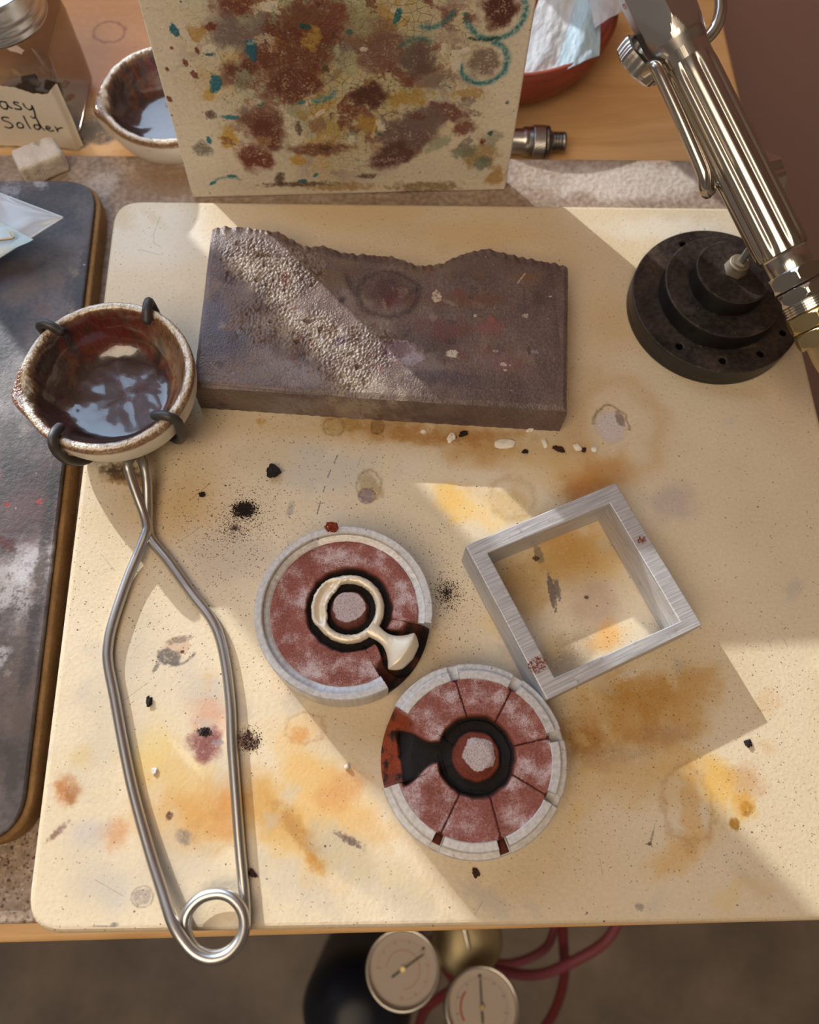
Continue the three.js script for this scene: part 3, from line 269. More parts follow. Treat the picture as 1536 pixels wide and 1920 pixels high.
for (const q of [[-.0106,-.0871,2.4,3.6,.1,'c9b7a4'],[-.005,-.0587,3,2.2,0,'cfc6b4'],[0.0157,-.0539,1.8,1,.3,'d0b8b0'],[0.0162,-.0511,.9,.7,0,'d8ccc0'],[0.0054,-.0775,.9,.9,0,'c4b8ae'],[0.0267,-.0775,1.6,1.3,0,'b0a494'],[0.013,-.0602,1.4,.8,0,'b4a6a0'],[0.0378,-.0869,1,.5,0,'c8b8a8'],[0.0291,-.0597,2,1,.2,'8e7e8a']]) brickS.stainOrShading(...q, .9, .3, .5, .6, .2);
brickS.line(0.028,-.0989, 0.0244,-.0937, .5, 'd6cabc', .8).line(-.0395,-.0372, 0.039,-.0306, .3, '3a302e', .7).line(-.1075,-.0457, -.0395,-.0384, .3, '3a302e', .6).line(0.0269,-.0926, 0.0263,-.0791, .25, '3c302c', .7).line(0.004,-.0778, 0.0038,-.0648, .25, '4a3834', .6);
brickS.specks(2400, 61, .08, .4, ['2c2222', 'a8988c', 'c8bcae', '3a2e2c', '8a5a50'], .7).specks(90, 62, .2, .6, ['e0d8ce', 'c4b4a8'], .8);
{ const t = thing('soldering_brick', 'broken dark soldering brick with a ragged back edge and pale crust painted lighter along the sun strip', 'brick', [0, 0, 0]);
  const back = [-.1071,-.1233, -.0949,-.1236, -.0782,-.1211, -.0721,-.1171, -.0665,-.1129, -.0591,-.1138, -.0485,-.1096, -.029,-.1082, -.017,-.1032, -.0073,-.1044, -.0014,-.1083, 0.0115,-.1126, 0.0229,-.1092, 0.0471,-.1031];
  const PX = []; for (let i = 0; i < back.length; i += 2) PX.push(V(back[i], 0, back[i + 1])); const front = [[-.1093,-.0442], [0.0399,-.0325]];
  const X0b = PX[0].x, X1b = PX[PX.length - 1].x; const backZ = x => { let k = 0; while (k < PX.length - 2 && PX[k + 1].x < x) k++; const a = PX[k], b = PX[k + 1], t2 = clamp((x - a.x) / (b.x - a.x)); return lerp(a.z, b.z, t2); };
  const spots = [[-.0776,-.0938], [-.0613,-.0675], [-.0481,-.0523], [-.0893,-.1047], [-.0689,-.102], [-.0395,-.0623], [-.0813,-.0752]];
  const top = (u, v) => { const xb = lerp(X0b, X1b, u), xf = lerp(front[0][0], front[1][0], u), zb = backZ(xb) + .0009 * noise(xb * 420, 3) + .0005 * noise(xb * 1300, 8), zf = lerp(front[0][1], front[1][1], u) + .0003 * noise(xb * 300, 1), x = lerp(xb, xf, v) , z = lerp(zb, zf, v);
    let cr = 0; for (const s of spots) cr = Math.max(cr, sst(.016, .007, Math.hypot(x - s[0], z - s[1]))); const g = noise(x * 620, z * 620), g2 = noise(x * 1300, z * 1300); let y = BH + .0005 * fbm(x * 60, z * 60, 3) + cr * (.0011 * (.42 - cell(x * 900 + .4 * g, z * 900)[0]) + .0007 * (.42 - cell(x * 1700, z * 1700 + .5 * g2)[0]) - .0014 * sst(.30, .52, noise(x * 330, z * 330)) + .0004 * noise(x * 200, z * 200)) + .00010 * g2 - .0006 * sst(.012, .004, Math.abs(Math.hypot(x - spots[1][0] - .038, z - spots[1][1] + .016) - .011));
    const e = Math.min(u * .15, (1 - u) * .15, (1 - v) * .055); y -= .0009 * sst(.0018, 0, e); const eb = v * .06; y -= .0016 * sst(.004, 0, eb) * (.6 + noise(x * 400, 2)); return [x, y, z]; };
  const g = solid(420, 170, top, .0001, .0005, .0005); topUV(g, brickS);
  { const p = g.attributes.position, n = g.attributes.normal, uv = g.attributes.uv; for (let i = 0; i < p.count; i++) if (Math.abs(n.getY(i)) < .6) { uv.setX(i, (p.getX(i) - brickS.x0) / brickS.sx + p.getY(i) * 1.5); uv.setY(i, uv.getY(i) - (BH - p.getY(i)) * 5); } }
  obj('fired_block', g, mat({ map: brickS.map(), bumpMap: brickS.bump(), bumpScale: .00032, roughness: .42 }), t); }

// ---------------------------------------------------------------- mould halves, casting, square frame
const RO = .0322, RC = .0268, RH = .018;
function claySkin(paint, seed) { const s = new Skin(1024, -RO, -RO, RO * 2).base((x, z, o) => { const n = fbm(x * 110 + seed, z * 110, 5), f = .8 * fbm(x * 3600 + seed, z * 3600, 2) + .35 * fbm(x * 1100 + seed, z * 1100, 2), w = sst(-.2, .6, fbm(x * 120 - seed, z * 120 + seed, 6) + .5 * f), b = clamp(.5 + .5 * n); const c = [lerp(118, 156, b) + 24 * f, lerp(60, 88, b) + 20 * f, lerp(50, 76, b) + 20 * f], p = [214, 200, 206]; for (let k = 0; k < 3; k++) o[k] = lerp(c[k], p[k], clamp(w * .85 + .10 + .35 * f)); o[3] = .45 + .3 * f + .5 * (.45 - cell(x * 2200, z * 2200)[0]); paint(x, z, o, n, f); }); return s; }
function mixo(o, c, a) { a = clamp(a); for (let k = 0; k < 3; k++) o[k] += (c[k] - o[k]) * a; }
function seg(x, z, a, b) { const L = Math.hypot(b[0] - a[0], b[1] - a[1]), ux = (b[0] - a[0]) / L, uz = (b[1] - a[1]) / L, t = (x - a[0]) * ux + (z - a[1]) * uz; return [t / L, Math.abs((x - a[0]) * -uz + (z - a[1]) * ux), Math.hypot(x - a[0] - ux * clamp(t, 0, L), z - a[1] - uz * clamp(t, 0, L))]; }
function clayMesh(h, notch, base = .001) {   // polar sheet of packed clay that reaches to the outside where the metal wall is cut away, with its own sides
  const nr = 110, nt = 420, rim = a => { let d = ((a - notch[0]) % 6.2832 + 6.2832) % 6.2832; const w = notch[1] - notch[0]; return d < w ? RO - .0006 : RC; };
  const top = grid(nt, nr, (u, v) => { const a = u * Math.PI * 2, r = rim(a) * v, x = Math.cos(a) * r, z = Math.sin(a) * r; return [x, h(x, z), z]; }, true);
  const side = grid(nt, 6, (u, v) => { const a = u * Math.PI * 2, r = rim(a), x = Math.cos(a) * r, z = Math.sin(a) * r; return [x, lerp(base, h(x, z), 1 - v), z]; }, true); const i = top.index.array; for (let k = 0; k < i.length; k += 3) { const q = i[k + 1]; i[k + 1] = i[k + 2]; i[k + 2] = q; } top.computeVertexNormals(); return merge([top, side]);
}
const toAng = a => ((a % 6.2832) + 6.2832) % 6.2832;
// lower half, with the casting in it
const C1 = [-.0483,0.0476], C2 = [-.0039,0.0994];
const rel = (c, p) => [p[0] - c[0], p[1] - c[1]];
const k1 = rel(C1, [-.0465,0.0466]), s1a = rel(C1, [-.0378,0.0545]), s1b = rel(C1, [-.028,0.0618]);
const n1 = [0.1688, 1.0641];
const g1 = rel(C1, [-.0208,0.0712]);
{ const t = thing('mould_ring_with_casting', 'round aluminium mould ring packed with red clay around the pale casting', 'mould', [C1[0], 0, C1[1]], 0, 'halves of the casting mould');
  const prof = [[.0272, .0005], [RO - .0004, 0], [RO, .0006], [RO, RH - .0006], [RO - .0005, RH], [.0297, RH], [.0293, RH - .0004], [.0292, RH - .0022], [.0275, RH - .0025], [.0268, RH - .003], [.0266, .001]];
  obj('aluminium_ring', topUV(sector(prof, n1[1], n1[0] + 6.2832, 200), castS), castAluminium, t).userData.label = 'grey cast aluminium ring wall cut open at the pouring gate';
  const gate = (x, z) => { const a = toAng(Math.atan2(z, x) - n1[0]), w = toAng(n1[1] - n1[0]), r = Math.hypot(x, z); const m = sst(-.12, .10, Math.min(a, w - a)) * (a < w + .2 ? 1 : 0); return (a < w ? m : 0) * sst(.0185, .0245, r - .004 * sst(.0, .9, Math.abs(a / w - .5))); };
  const cav = (x, z) => { const dx = x - k1[0], dz = z - k1[1], r = Math.hypot(dx, dz) + .0006 * noise(x * 300, z * 300); const q = seg(x, z, s1a, s1b), sp = sst(.0012, 0, Math.max(0, q[2] - lerp(.0028, .0072, sst(.25, 1, q[0])) )); return [sst(.0052, .0034, Math.abs(r - .0112)), sp, r]; };
  const h = (x, z) => { const [c, sp, r] = cav(x, z), g = gate(x, z); let y = RH - .0027 + .00025 * fbm(x * 400, z * 400, 3) + .0003 * fbm(x * 120, z * 120, 2); y -= .0032 * Math.max(c, sp); y -= .0105 * g * sst(.0, .012, Math.hypot(x, z) - .019); return y; };
  const s = claySkin((x, z, o, n, f) => { const [c, sp, r] = cav(x, z), g = gate(x, z), k = Math.max(c, sp), dark = [26, 19, 17], red = [104, 46, 33];
    const rr = Math.hypot(x - k1[0], z - k1[1]); if (rr < .012) mixo(o, [96 + 40 * f, 48 + 24 * f, 40 + 22 * f], .9); const wp = rel([k1[0], k1[1]], [0, 0]) && Math.hypot(x - k1[0] + .0003, z - k1[1] + .0009) - .0003 * Math.cos(3 * Math.atan2(z - k1[1], x - k1[0])) + .0006 * noise(x * 700, z * 700); if (rr < .012) mixo(o, [206 + 40 * f, 196 + 40 * f, 200 + 40 * f], sst(.0062, .0055, wp) * (.85 + .5 * f));
    mixo(o, red, sst(.0, .5, k + .35 * f) * .9); mixo(o, dark, sst(.35, .9, k + .3 * f)); const blot = fbm(x * 160, z * 160, 4); mixo(o, [96 + 30 * f, 44 + 16 * f, 26 + 12 * f], sst(.05, .4, g)); mixo(o, dark, sst(.25, .8, g) * sst(-.25, .35, blot + (Math.hypot(x, z) > .029 ? .25 : 0))); }, 3);
  const m = obj('red_clay', topUV(clayMesh(h, [n1[0], n1[1] < n1[0] ? n1[1] + 6.2832 : n1[1]]), s), mat({ map: s.map(), bumpMap: s.bump(), bumpScale: .0004, roughness: .95 }), t); m.userData.label = 'brick red moulding clay dusted white with a burnt hollow'; }
// the casting itself lies in that clay
{ const t = thing('ring_casting', 'pale bronze ring casting with its flared sprue lying in the red clay', 'casting', [C1[0] + k1[0], RH - .0032, C1[1] + k1[1]]);
  const gold = mat({ color: new THREE.Color(.80, .70, .54), metalness: .3, roughness: .42 });
  const sp0 = rel(k1, [0, 0]); const b = rel([C1[0] + k1[0], C1[1] + k1[1]], [-.0384,0.0543]), e = rel([C1[0] + k1[0], C1[1] + k1[1]], [-.0257,0.0638]);
  const ring = grid(180, 28, (u, v) => { const a = u * 6.2832, p = v * 6.2832, left = sst(.9, .5, Math.abs(toAng(a) - 3.45) / 1.1), w = lerp(.0016, .0029, left) + .00018 * noise(Math.cos(a) * 9, Math.sin(a) * 9) + .00022 * left * noise(a * 14, 4), hh = lerp(.0019, .0018, left), cp = Math.cos(p), sn = Math.sin(p); let r = .01115 - .0002 * left + w * cp, y = hh * sn; if (sn > 0) y -= .0024 * left * Math.exp(-cp * cp / .3) * sn; r += .00022 * noise(a * 6, p * 2 + 3) + .00024 * noise(a * 17, p * 1.5) + .0003 * left * noise(a * 26, 2); return [Math.cos(a) * r, y + .0002 * noise(a * 9, p), Math.sin(a) * r]; });
  obj('ring_band', ring, gold, t).userData.label = 'thin round ring band with a hollow left side';
  const dx = e[0] - b[0], dz = e[1] - b[1], L = Math.hypot(dx, dz), ux = dx / L, uz = dz / L;
  const spr = grid(40, 60, (u, v) => { const p = u * 6.2832, tt = v; let s = lerp(-.0014, L + .0024, tt), q = s / L; let w = lerp(.0030, .0022, sst(-.1, .3, q)) + 0.0060 * Math.pow(sst(.28, 1.02, q), 1.3), hh = lerp(.0018, .0019, q) + .0019 * sst(.4, 1, q); const end = Math.sqrt(clamp((1 - tt) / .16)); w *= tt > .84 ? lerp(.45, 1, end) * (tt === 1 ? 0 : 1) : 1; hh *= tt > .84 ? end : 1; if (tt === 0) { w = 0; hh = 0; } const c = Math.cos(p), n = Math.sin(p), f = Math.sign(c) * Math.pow(Math.abs(c), .85) * w; const cur = .0016 * (f / .0075) * (f / .0075) * sst(.6, 1, q); return [b[0] + ux * (s - cur) - uz * f, hh * n + .0004 + .00012 * noise(s * 900, p * 3), b[1] + uz * (s - cur) + ux * f]; });
  obj('sprue', spr, gold, t).userData.label = 'stubby sprue that flares like a trumpet'; }
// upper half
const s2 = [-1.7682, -1.0035, -.2286, 0.4833, 1.2777, 2.0467].map(toAng).sort((a, b) => a - b);
const n2 = [toAng(2.8521), toAng(-2.5487)];
{ const t = thing('mould_ring_with_vents', 'round aluminium mould ring with radial vent cuts and a charred hollow in red clay', 'mould', [C2[0], 0, C2[1]], 0, 'halves of the casting mould');
  const lowP = [[.0272, .0005], [RO - .0004, 0], [RO, .0006], [RO, .0138], [RO - .0004, .0142], [.0266, .0142], [.0264, .001]];
  const hiP = [[.0266, .0142], [RO, .0142], [RO, .0155], [RO - .0004, .0159], [.0300, .0160], [.0297, RH - .0003], [.0293, RH], [.0268, RH], [.0265, RH - .0003]];
  const metal = [sector(lowP, n2[1], n2[0] + 6.2832, 200)], cuts = s2.slice().sort((a, b) => toAng(a - n2[1]) - toAng(b - n2[1])), half = .062; let from = n2[1]; const fix = a => { while (a < n2[1]) a += 6.2832; return a; };
  for (const c of [...cuts.map(fix), n2[0] + 6.2832 + half]) { metal.push(sector(hiP, from, c - half, 40)); from = c + half; }
  obj('aluminium_ring', topUV(merge(metal), castS), castAluminium, t).userData.label = 'grey cast aluminium ring wall with six vent cuts';
  const ic = rel(C2, [-.003,0.0988]), i2 = rel(C2, [-.0024,0.0983]), fa = rel(C2, [-.0135,0.0969]), fb = rel(C2, [-.0286,0.0983]);
  const cav = (x, z) => { const r = Math.hypot(x - ic[0], z - ic[1]) + .0006 * noise(x * 260, z * 260), q = seg(x, z, fa, fb), w = lerp(.0030, .0092, sst(.25, 1.0, q[0])), fu = sst(.0012, -.0006, q[1] - w) * sst(1.06, .95, q[0]) * sst(-.25, 0, q[0]); return [sst(.0142, .0122, r) * sst(.0072, .0092, r), fu, r]; };
  const gate = (x, z) => { const a = toAng(Math.atan2(z, x) - n2[0]), w = toAng(n2[1] - n2[0]), r = Math.hypot(x, z); return (a < w ? sst(-.02, .16, Math.min(a, w - a)) : 0) * sst(.0210, .0262, r + .001 * noise(x * 200, z * 200)); };
  const vents = s2.map(a => [[Math.cos(a) * .0268, Math.sin(a) * .0268], [ic[0] + Math.cos(a) * .0128, ic[1] + Math.sin(a) * .0128]]);
  const vent = (x, z) => { let m = 0; for (const v of vents) { const q = seg(x, z, v[0], v[1]); m = Math.max(m, sst(.00042, .00014, q[2] + .00018 * noise(x * 900, z * 900)) , sst(.0012, .0006, Math.hypot(x - v[0][0], z - v[0][1]) + .0004 * noise(x * 900, z * 900))); } return m; };
  const h = (x, z) => { const [c, fu, r] = cav(x, z), g = gate(x, z); let y = RH - .0003 + .0002 * fbm(x * 400, z * 400, 3) + .0003 * fbm(x * 130 + 4, z * 130, 2); y -= .0042 * Math.max(c * (1 - .35 * sst(.0004, 0, Math.abs(r - .0118))), fu * .9); y -= .0016 * sst(.0085, .0070, r) * sst(.0045, .0075, r) ; y -= .009 * g; y -= .0005 * vent(x, z); return y; };
  const s = claySkin((x, z, o, n, f) => { const [c, fu, r] = cav(x, z), g = gate(x, z), rr = Math.hypot(x - ic[0], z - ic[1]), k = Math.max(c, fu);
    if (rr < .0085) mixo(o, [112 + 40 * f, 50 + 22 * f, 34 + 20 * f], .92); const a = Math.atan2(z - i2[1], x - i2[0]), wp = Math.hypot(x - i2[0] - .0004, z - i2[1] + .0002) + .00035 * Math.cos(5 * a + .6) + .0005 * noise(x * 900, z * 900); mixo(o, [202 + 50 * f, 194 + 50 * f, 196 + 50 * f], sst(.0058, .0053, wp) * clamp(.9 + .5 * f));
    mixo(o, [120, 48, 26], sst(.02, .35, Math.max(k, g) + .3 * f) * .85); mixo(o, [24, 23, 25], sst(.3, .75, k + .3 * f) * .96); const bl = fbm(x * 260, z * 180, 4); mixo(o, [146 + 40 * f, 66 + 24 * f, 38 + 20 * f], sst(.1, .5, g) * (1 - sst(.3, .75, fu))); mixo(o, [28, 22, 20], sst(.1, .5, g) * sst(.0, .45, bl + 28 * (Math.hypot(x, z) - .0285)) * .9); mixo(o, [70, 24, 16], vent(x, z) * .9); }, 9);
  obj('red_clay', topUV(clayMesh(h, [n2[0], n2[1]]), s), mat({ map: s.map(), bumpMap: s.bump(), bumpScale: .0004, roughness: .95 }), t).userData.label = 'red clay cut into wedges by fine vent lines around a black hollow';
  // clay that has filled two of the vent cuts
  const plugMat = mat({ color: '5a2216', roughness: .95 }); for (const [a, r0, r1] of [[s2.find(q => Math.abs(q - toAng(1.2777)) < .01), .0262, .0315], [s2.find(q => Math.abs(q - toAng(2.0467)) < .01), .0262, .0300]]) obj('clay_plug', grid(14, 10, (u, v) => { const b = a + lerp(-.05, .05, u), r = lerp(r0, r1, v), e = Math.min(u, 1 - u, v, 1 - v) * 4; return [Math.cos(b) * r, .0143 + .0014 * sst(0, 1, e) + .0003 * noise(u * 9, v * 9 + a), Math.sin(b) * r]; }), plugMat, t); }
// crumbs of red clay on the metal
const clayCrumb = mat({ color: '8a3a22', roughness: .95 });
function lump(r, seed, sx = 1, sy = .6, sz = 1, rough = .35, d = 3) { const g = new THREE.IcosahedronGeometry(r, d); g.deleteAttribute('uv'); const m = mergeVertices((g.deleteAttribute('normal'), g), 1e-7), p = m.attributes.position; for (let i = 0; i < p.count; i++) { const a = V().fromBufferAttribute(p, i), n = a.clone().divideScalar(r), k = 1 + rough * (fbm(n.x * 1.6 + seed * 7.7, n.y * 1.6 + n.z * 1.9 + seed * 3.1, 3)); p.setXYZ(i, a.x * k * sx, a.y * k * sy, a.z * k * sz); } m.computeVertexNormals(); return m; }
function cluster(n, r, spread, seed, flat = .5) { const q = rng(seed), l = []; for (let i = 0; i < n; i++) { const a = q() * 6.28, d = Math.sqrt(q()) * spread; l.push(lump(r * (.5 + 1.2 * q() * q()), seed + i, 1, flat, 1, .9, 1).translate(Math.cos(a) * d, r * .2 * (1 - d / spread), Math.sin(a) * d * .8)); } return merge(l); }
{ const o = obj('clay_crumb', cluster(150, .00038, .0024, 4, 1.6), clayCrumb); const p = [-.0532,0.018,0.0163]; o.position.set(p[0], RH + .0008, p[2]); tag(o, 'rust red clay crumb on the far rim of the mould ring that holds the casting', 'crumb', 'rust red clay crumbs on the metal'); }
{ const o = obj('clay_crumb', cluster(170, .00019, .0034, 9, .4), clayCrumb); const p = [0.0199,0.019,0.0687]; o.position.set(p[0], .0194, p[2]); o.rotation.y = .5; tag(o, 'rust red clay smear on the near left corner of the square metal frame', 'crumb', 'rust red clay crumbs on the metal'); }
{ const o = obj('clay_crumb', cluster(70, .00017, .0019, 12, .4), clayCrumb); const p = [0.0627,0.019,0.0226]; o.position.set(p[0], .0193, p[2]); o.rotation.y = .9; tag(o, 'rust red clay smear on the right bar of the square metal frame', 'crumb', 'rust red clay crumbs on the metal'); }
// the square frame
{ const oP = [[-.0035,0.0241], [0.0557,-.0007], [0.0808,0.0553], [0.0223,0.0807]], iP = [[0.0047,0.0271], [0.0525,0.0079], [0.0728,0.0538], [0.0256,0.0732]];
  const sh = new THREE.Shape(roundPoly(oP, .0007, 3).map(p => new THREE.Vector2(p[0], -p[1]))); sh.holes.push(new THREE.Path(iP.slice().reverse().map(p => new THREE.Vector2(p[0], -p[1])))); const g = new THREE.ExtrudeGeometry(sh, { depth: .0182, bevelEnabled: true, bevelThickness: .0004, bevelSize: .0004, bevelOffset: -.0004, bevelSegments: 2 }).rotateX(-Math.PI / 2).translate(0, .0004, 0);
  const ob = obj('square_frame', boxUV(g.rotateY(-.42), 12.5).rotateY(.42), aluminium); tag(ob, 'hollow square frame of brushed aluminium bar standing on the soldering board', 'frame'); }

// ---------------------------------------------------------------- crucibles
const whiteS = new Skin(512, 0, 0, 1).base((x, z, o) => { const n = fbm(x * 14, z * 9, 4), f = fbm(x * 90, z * 60, 3), top = sst(.88, .96, z + .05 * n), k = clamp(top * (.7 + .8 * f) + .35 * sst(.35, .6, n)); o[0] = lerp(232, 122, k); o[1] = lerp(224, 76, k); o[2] = lerp(208, 40, k); o[3] = .5 + .35 * f; });
const ceramic = mat({ map: whiteS.map(), bumpMap: whiteS.bump(), bumpScale: .0003, roughness: .45 });
function glazeSkin(seed, dark) { return new Skin(1024, -.04, -.04, .08).base((x, z, o) => { const r = Math.hypot(x, z) / .033, a = Math.atan2(z, x), n = fbm(x * 70 + seed, z * 70, 4), m = fbm(x * 190 + seed, z * 190, 4), f = fbm(x * 800 + seed, z * 800, 3), w = fbm(x * 40 + .9 * n + seed, z * 40 - .9 * m, 4);
    const pool = [60, 46, 46], red = [98, 38, 26], tan = [140, 106, 72], cream = [214, 198, 174], plum = [84, 54, 54]; const c = [60, 46, 46]; const mixc = (k, t) => { t = clamp(t); for (let i = 0; i < 3; i++) c[i] += (k[i] - c[i]) * t; };
    mixc(plum, sst(.1, .5, w)); mixc(red, sst(.52, .70, r + .12 * n) * sst(.1, .6, .5 + .8 * Math.sin(a + 2.2) + m)); mixc(tan, sst(.55, .78, r + .14 * m) * sst(.1, .6, .5 * Math.cos(a) + .5 * n + .1)); mixc([84, 70, 54], sst(.1, .45, m) * sst(.4, .6, r) * .7); mixc([30, 23, 20], sst(.05, .4, n) * sst(.45, .6, r) * .85); mixc(tan, sst(.85, .90, r + .02 * m) * .75); mixc(cream, sst(.895, .935, r + .03 * m) * .9); mixc([226, 216, 198], sst(.885, .91, r) * sst(.985, .95, r) * clamp(.5 + 1.6 * m + f)); mixc([112, 68, 36], sst(.965, 1.0, r + .03 * f) * .8);  // the pale band inside the rim is a glint painted into the glaze
    if (dark) mixc(dark, .35 * sst(.7, .3, r)); for (let k = 0; k < 3; k++) o[k] = c[k] + 14 * f * sst(.4, .7, r); o[3] = .5 + .5 * f * sst(.75, .9, r) + .14 * m * sst(.45, .75, r) * sst(.9, .8, r) + .05 * w * sst(.7, .3, r); }); }
const spout = a => { let d = Math.abs(((a - 2.93) % 6.2832 + 9.4248) % 6.2832 - Math.PI); return .12 * Math.exp(-d * d / .06) ; };
function dish(t, skin, gloss) {
  const R = .0328, outer = [[0, 0], [.011, 0], [.0145, .0006], [.0215, .0026], [.0275, .0070], [.0310, .0125], [.0325, .0182], [.0329, .0222], [.0329, .0242]], inner = [[.0329, .0242], [.0326, .0257], [.0314, .0264], [.0301, .0261], [.0291, .0250], [.0280, .0222], [.0262, .0170], [.0232, .0122], [.0190, .0092], [.0150, .0082], [.0080, .0078], [0, .0077]];
  const f = (pr, lump) => (u, v) => { const cv = new THREE.SplineCurve(pr.map(p => new THREE.Vector2(...p))), p = pr.length < 2 ? 0 : cv.getPoint(v), a = u * 6.2832, q = p.x / R, k = 1 + spout(a) * q * q * q, x = Math.cos(a) * p.x * k, z = Math.sin(a) * p.x * k; const e = lump * (.00045 * noise(x * 260, z * 260) * sst(.6, .9, q) + .00028 * fbm(x * 110, z * 110, 2) * sst(1, .8, q)); return [x, Math.max(0, p.y) + e - 0.0022 * spout(a) / .12 * q * q, z]; };
  const a = grid(120, 30, f(outer, 0), true), b = grid(160, 60, f(inner, 1), true); const flip = g => { const i = g.index.array; for (let k = 0; k < i.length; k += 3) { const q = i[k + 1]; i[k + 1] = i[k + 2]; i[k + 2] = q; } g.computeVertexNormals(); return g; };
  obj('ceramic_bowl', a, ceramic, t); obj('glazed_lining', topUV(b, skin), mat({ map: skin.map(), bumpMap: skin.bump(), bumpScale: .0009, roughness: .22, clearcoat: 1, clearcoatRoughness: gloss, ior: 1.6 }), t).userData.label = 'glassy brown and plum flux lining the bowl';
}
const gz = glazeSkin(2.2); const KC = [-.139,0.03,-.0428];
{ const t = thing('melting_crucible', 'white crucible with glassy brown flux lining gripped by the wire tongs', 'crucible', [KC[0], .0042, KC[2]], 0, 'white melting crucibles'); dish(t, gz, .05); }
{ const gz2 = glazeSkin(8.4, [176, 160, 138]), p = [-.1378,0.006,-.2162], t = thing('melting_crucible', 'white crucible half hidden behind the left edge of the stained panel', 'crucible', [p[0], -.0215, p[2]], 0, 'white melting crucibles'); dish(t, gz2, .08); }

// ---------------------------------------------------------------- the wire tongs
{ const t = thing('crucible_tongs', 'bent steel wire tongs with a coiled spring end holding the crucible', 'tongs'); const W = .00195, H = .0024;
  const P = [[-.1317,0.0052,-.0237], [-.1338,0.01,-.015], [-.1331,0.0095,-.0104], [-.1302,0.0075,-.0024], [-.1273,0.0055,0.0049], [-.1258,0.0048,0.01], [-.1258,0.0046,0.0132], [-.1283,0.0036,0.0209], [-.1318,0.0026,0.0316], [-.1354,0.0022,0.0476], [-.1362,0.0021,0.056], [-.1354,0.0021,0.0631], [-.1317,0.0021,0.0753], [-.1278,0.0021,0.0886], [-.1219,0.0023,0.107], [-.1143,0.0034,0.1258], [-.1089,0.005,0.1373], [-.1038,0.0072,0.1474], [-.0994,0.008,0.1533], [-.0949,0.008,0.1572], [-.0899,0.0078,0.1587], [-.0849,0.0075,0.1575], [-.0814,0.0072,0.1538], [-.0802,0.0069,0.1493], [-.0815,0.0066,0.1448], [-.0851,0.0062,0.1412], [-.0898,0.0058,0.1399], [-.0952,0.0053,0.1411], [-.0989,0.0049,0.1445], [-.1001,0.0045,0.1485], [-.099,0.0041,0.1527], [-.0958,0.0037,0.1566], [-.0908,0.0033,0.1583], [-.0858,0.003,0.1574], [-.0822,0.0026,0.1541], [-.0808,0.0023,0.1492], [-.0817,0.0021,0.1399], [-.0838,0.0021,0.1265], [-.0857,0.0021,0.1127], [-.0883,0.0021,0.0932], [-.0899,0.0021,0.0781], [-.0923,0.0021,0.0646], [-.0953,0.0021,0.0538], [-.0994,0.0021,0.046], [-.1074,0.0021,0.0362], [-.1168,0.0023,0.0238], [-.1232,0.0026,0.0163], [-.1255,0.003,0.0116], [-.1262,0.0052,0.0008], [-.1267,0.008,-.0087], [-.1283,0.009,-.0147], [-.1331,0.0056,-.0217]];
  obj('handle_wire', cappedTube(P, W, 620, 12), satinSteel, t);
  const c = [KC[0], KC[2]]; const hooks = [[-.1255,-.0745], [-.1615,-.0602], [-.1529,-.0146], [-.1136,-.0241]];
  for (const q of hooks) { const a = Math.atan2(q[1] - c[1], q[0] - c[0]), at = (r, y, b = 0) => V(c[0] + Math.cos(a + b) * r, y, c[1] + Math.sin(a + b) * r), k = 1 + spout(a); obj('claw', cappedTube([at(.004, .0030), at(.016, .0024), at(.0275, .0062), at(.0335 * k, .0165), at(.0349 * k, .0235), at(.0349 * k, .0300, -.01), at(.0332 * k, .0328, .02), at(.0300 * k, .0326, .06), at(.0272, .0306, .10)], .0019, 90, 9), burntSteel, t).userData.label = 'blackened wire claw hooked over the crucible rim'; } }

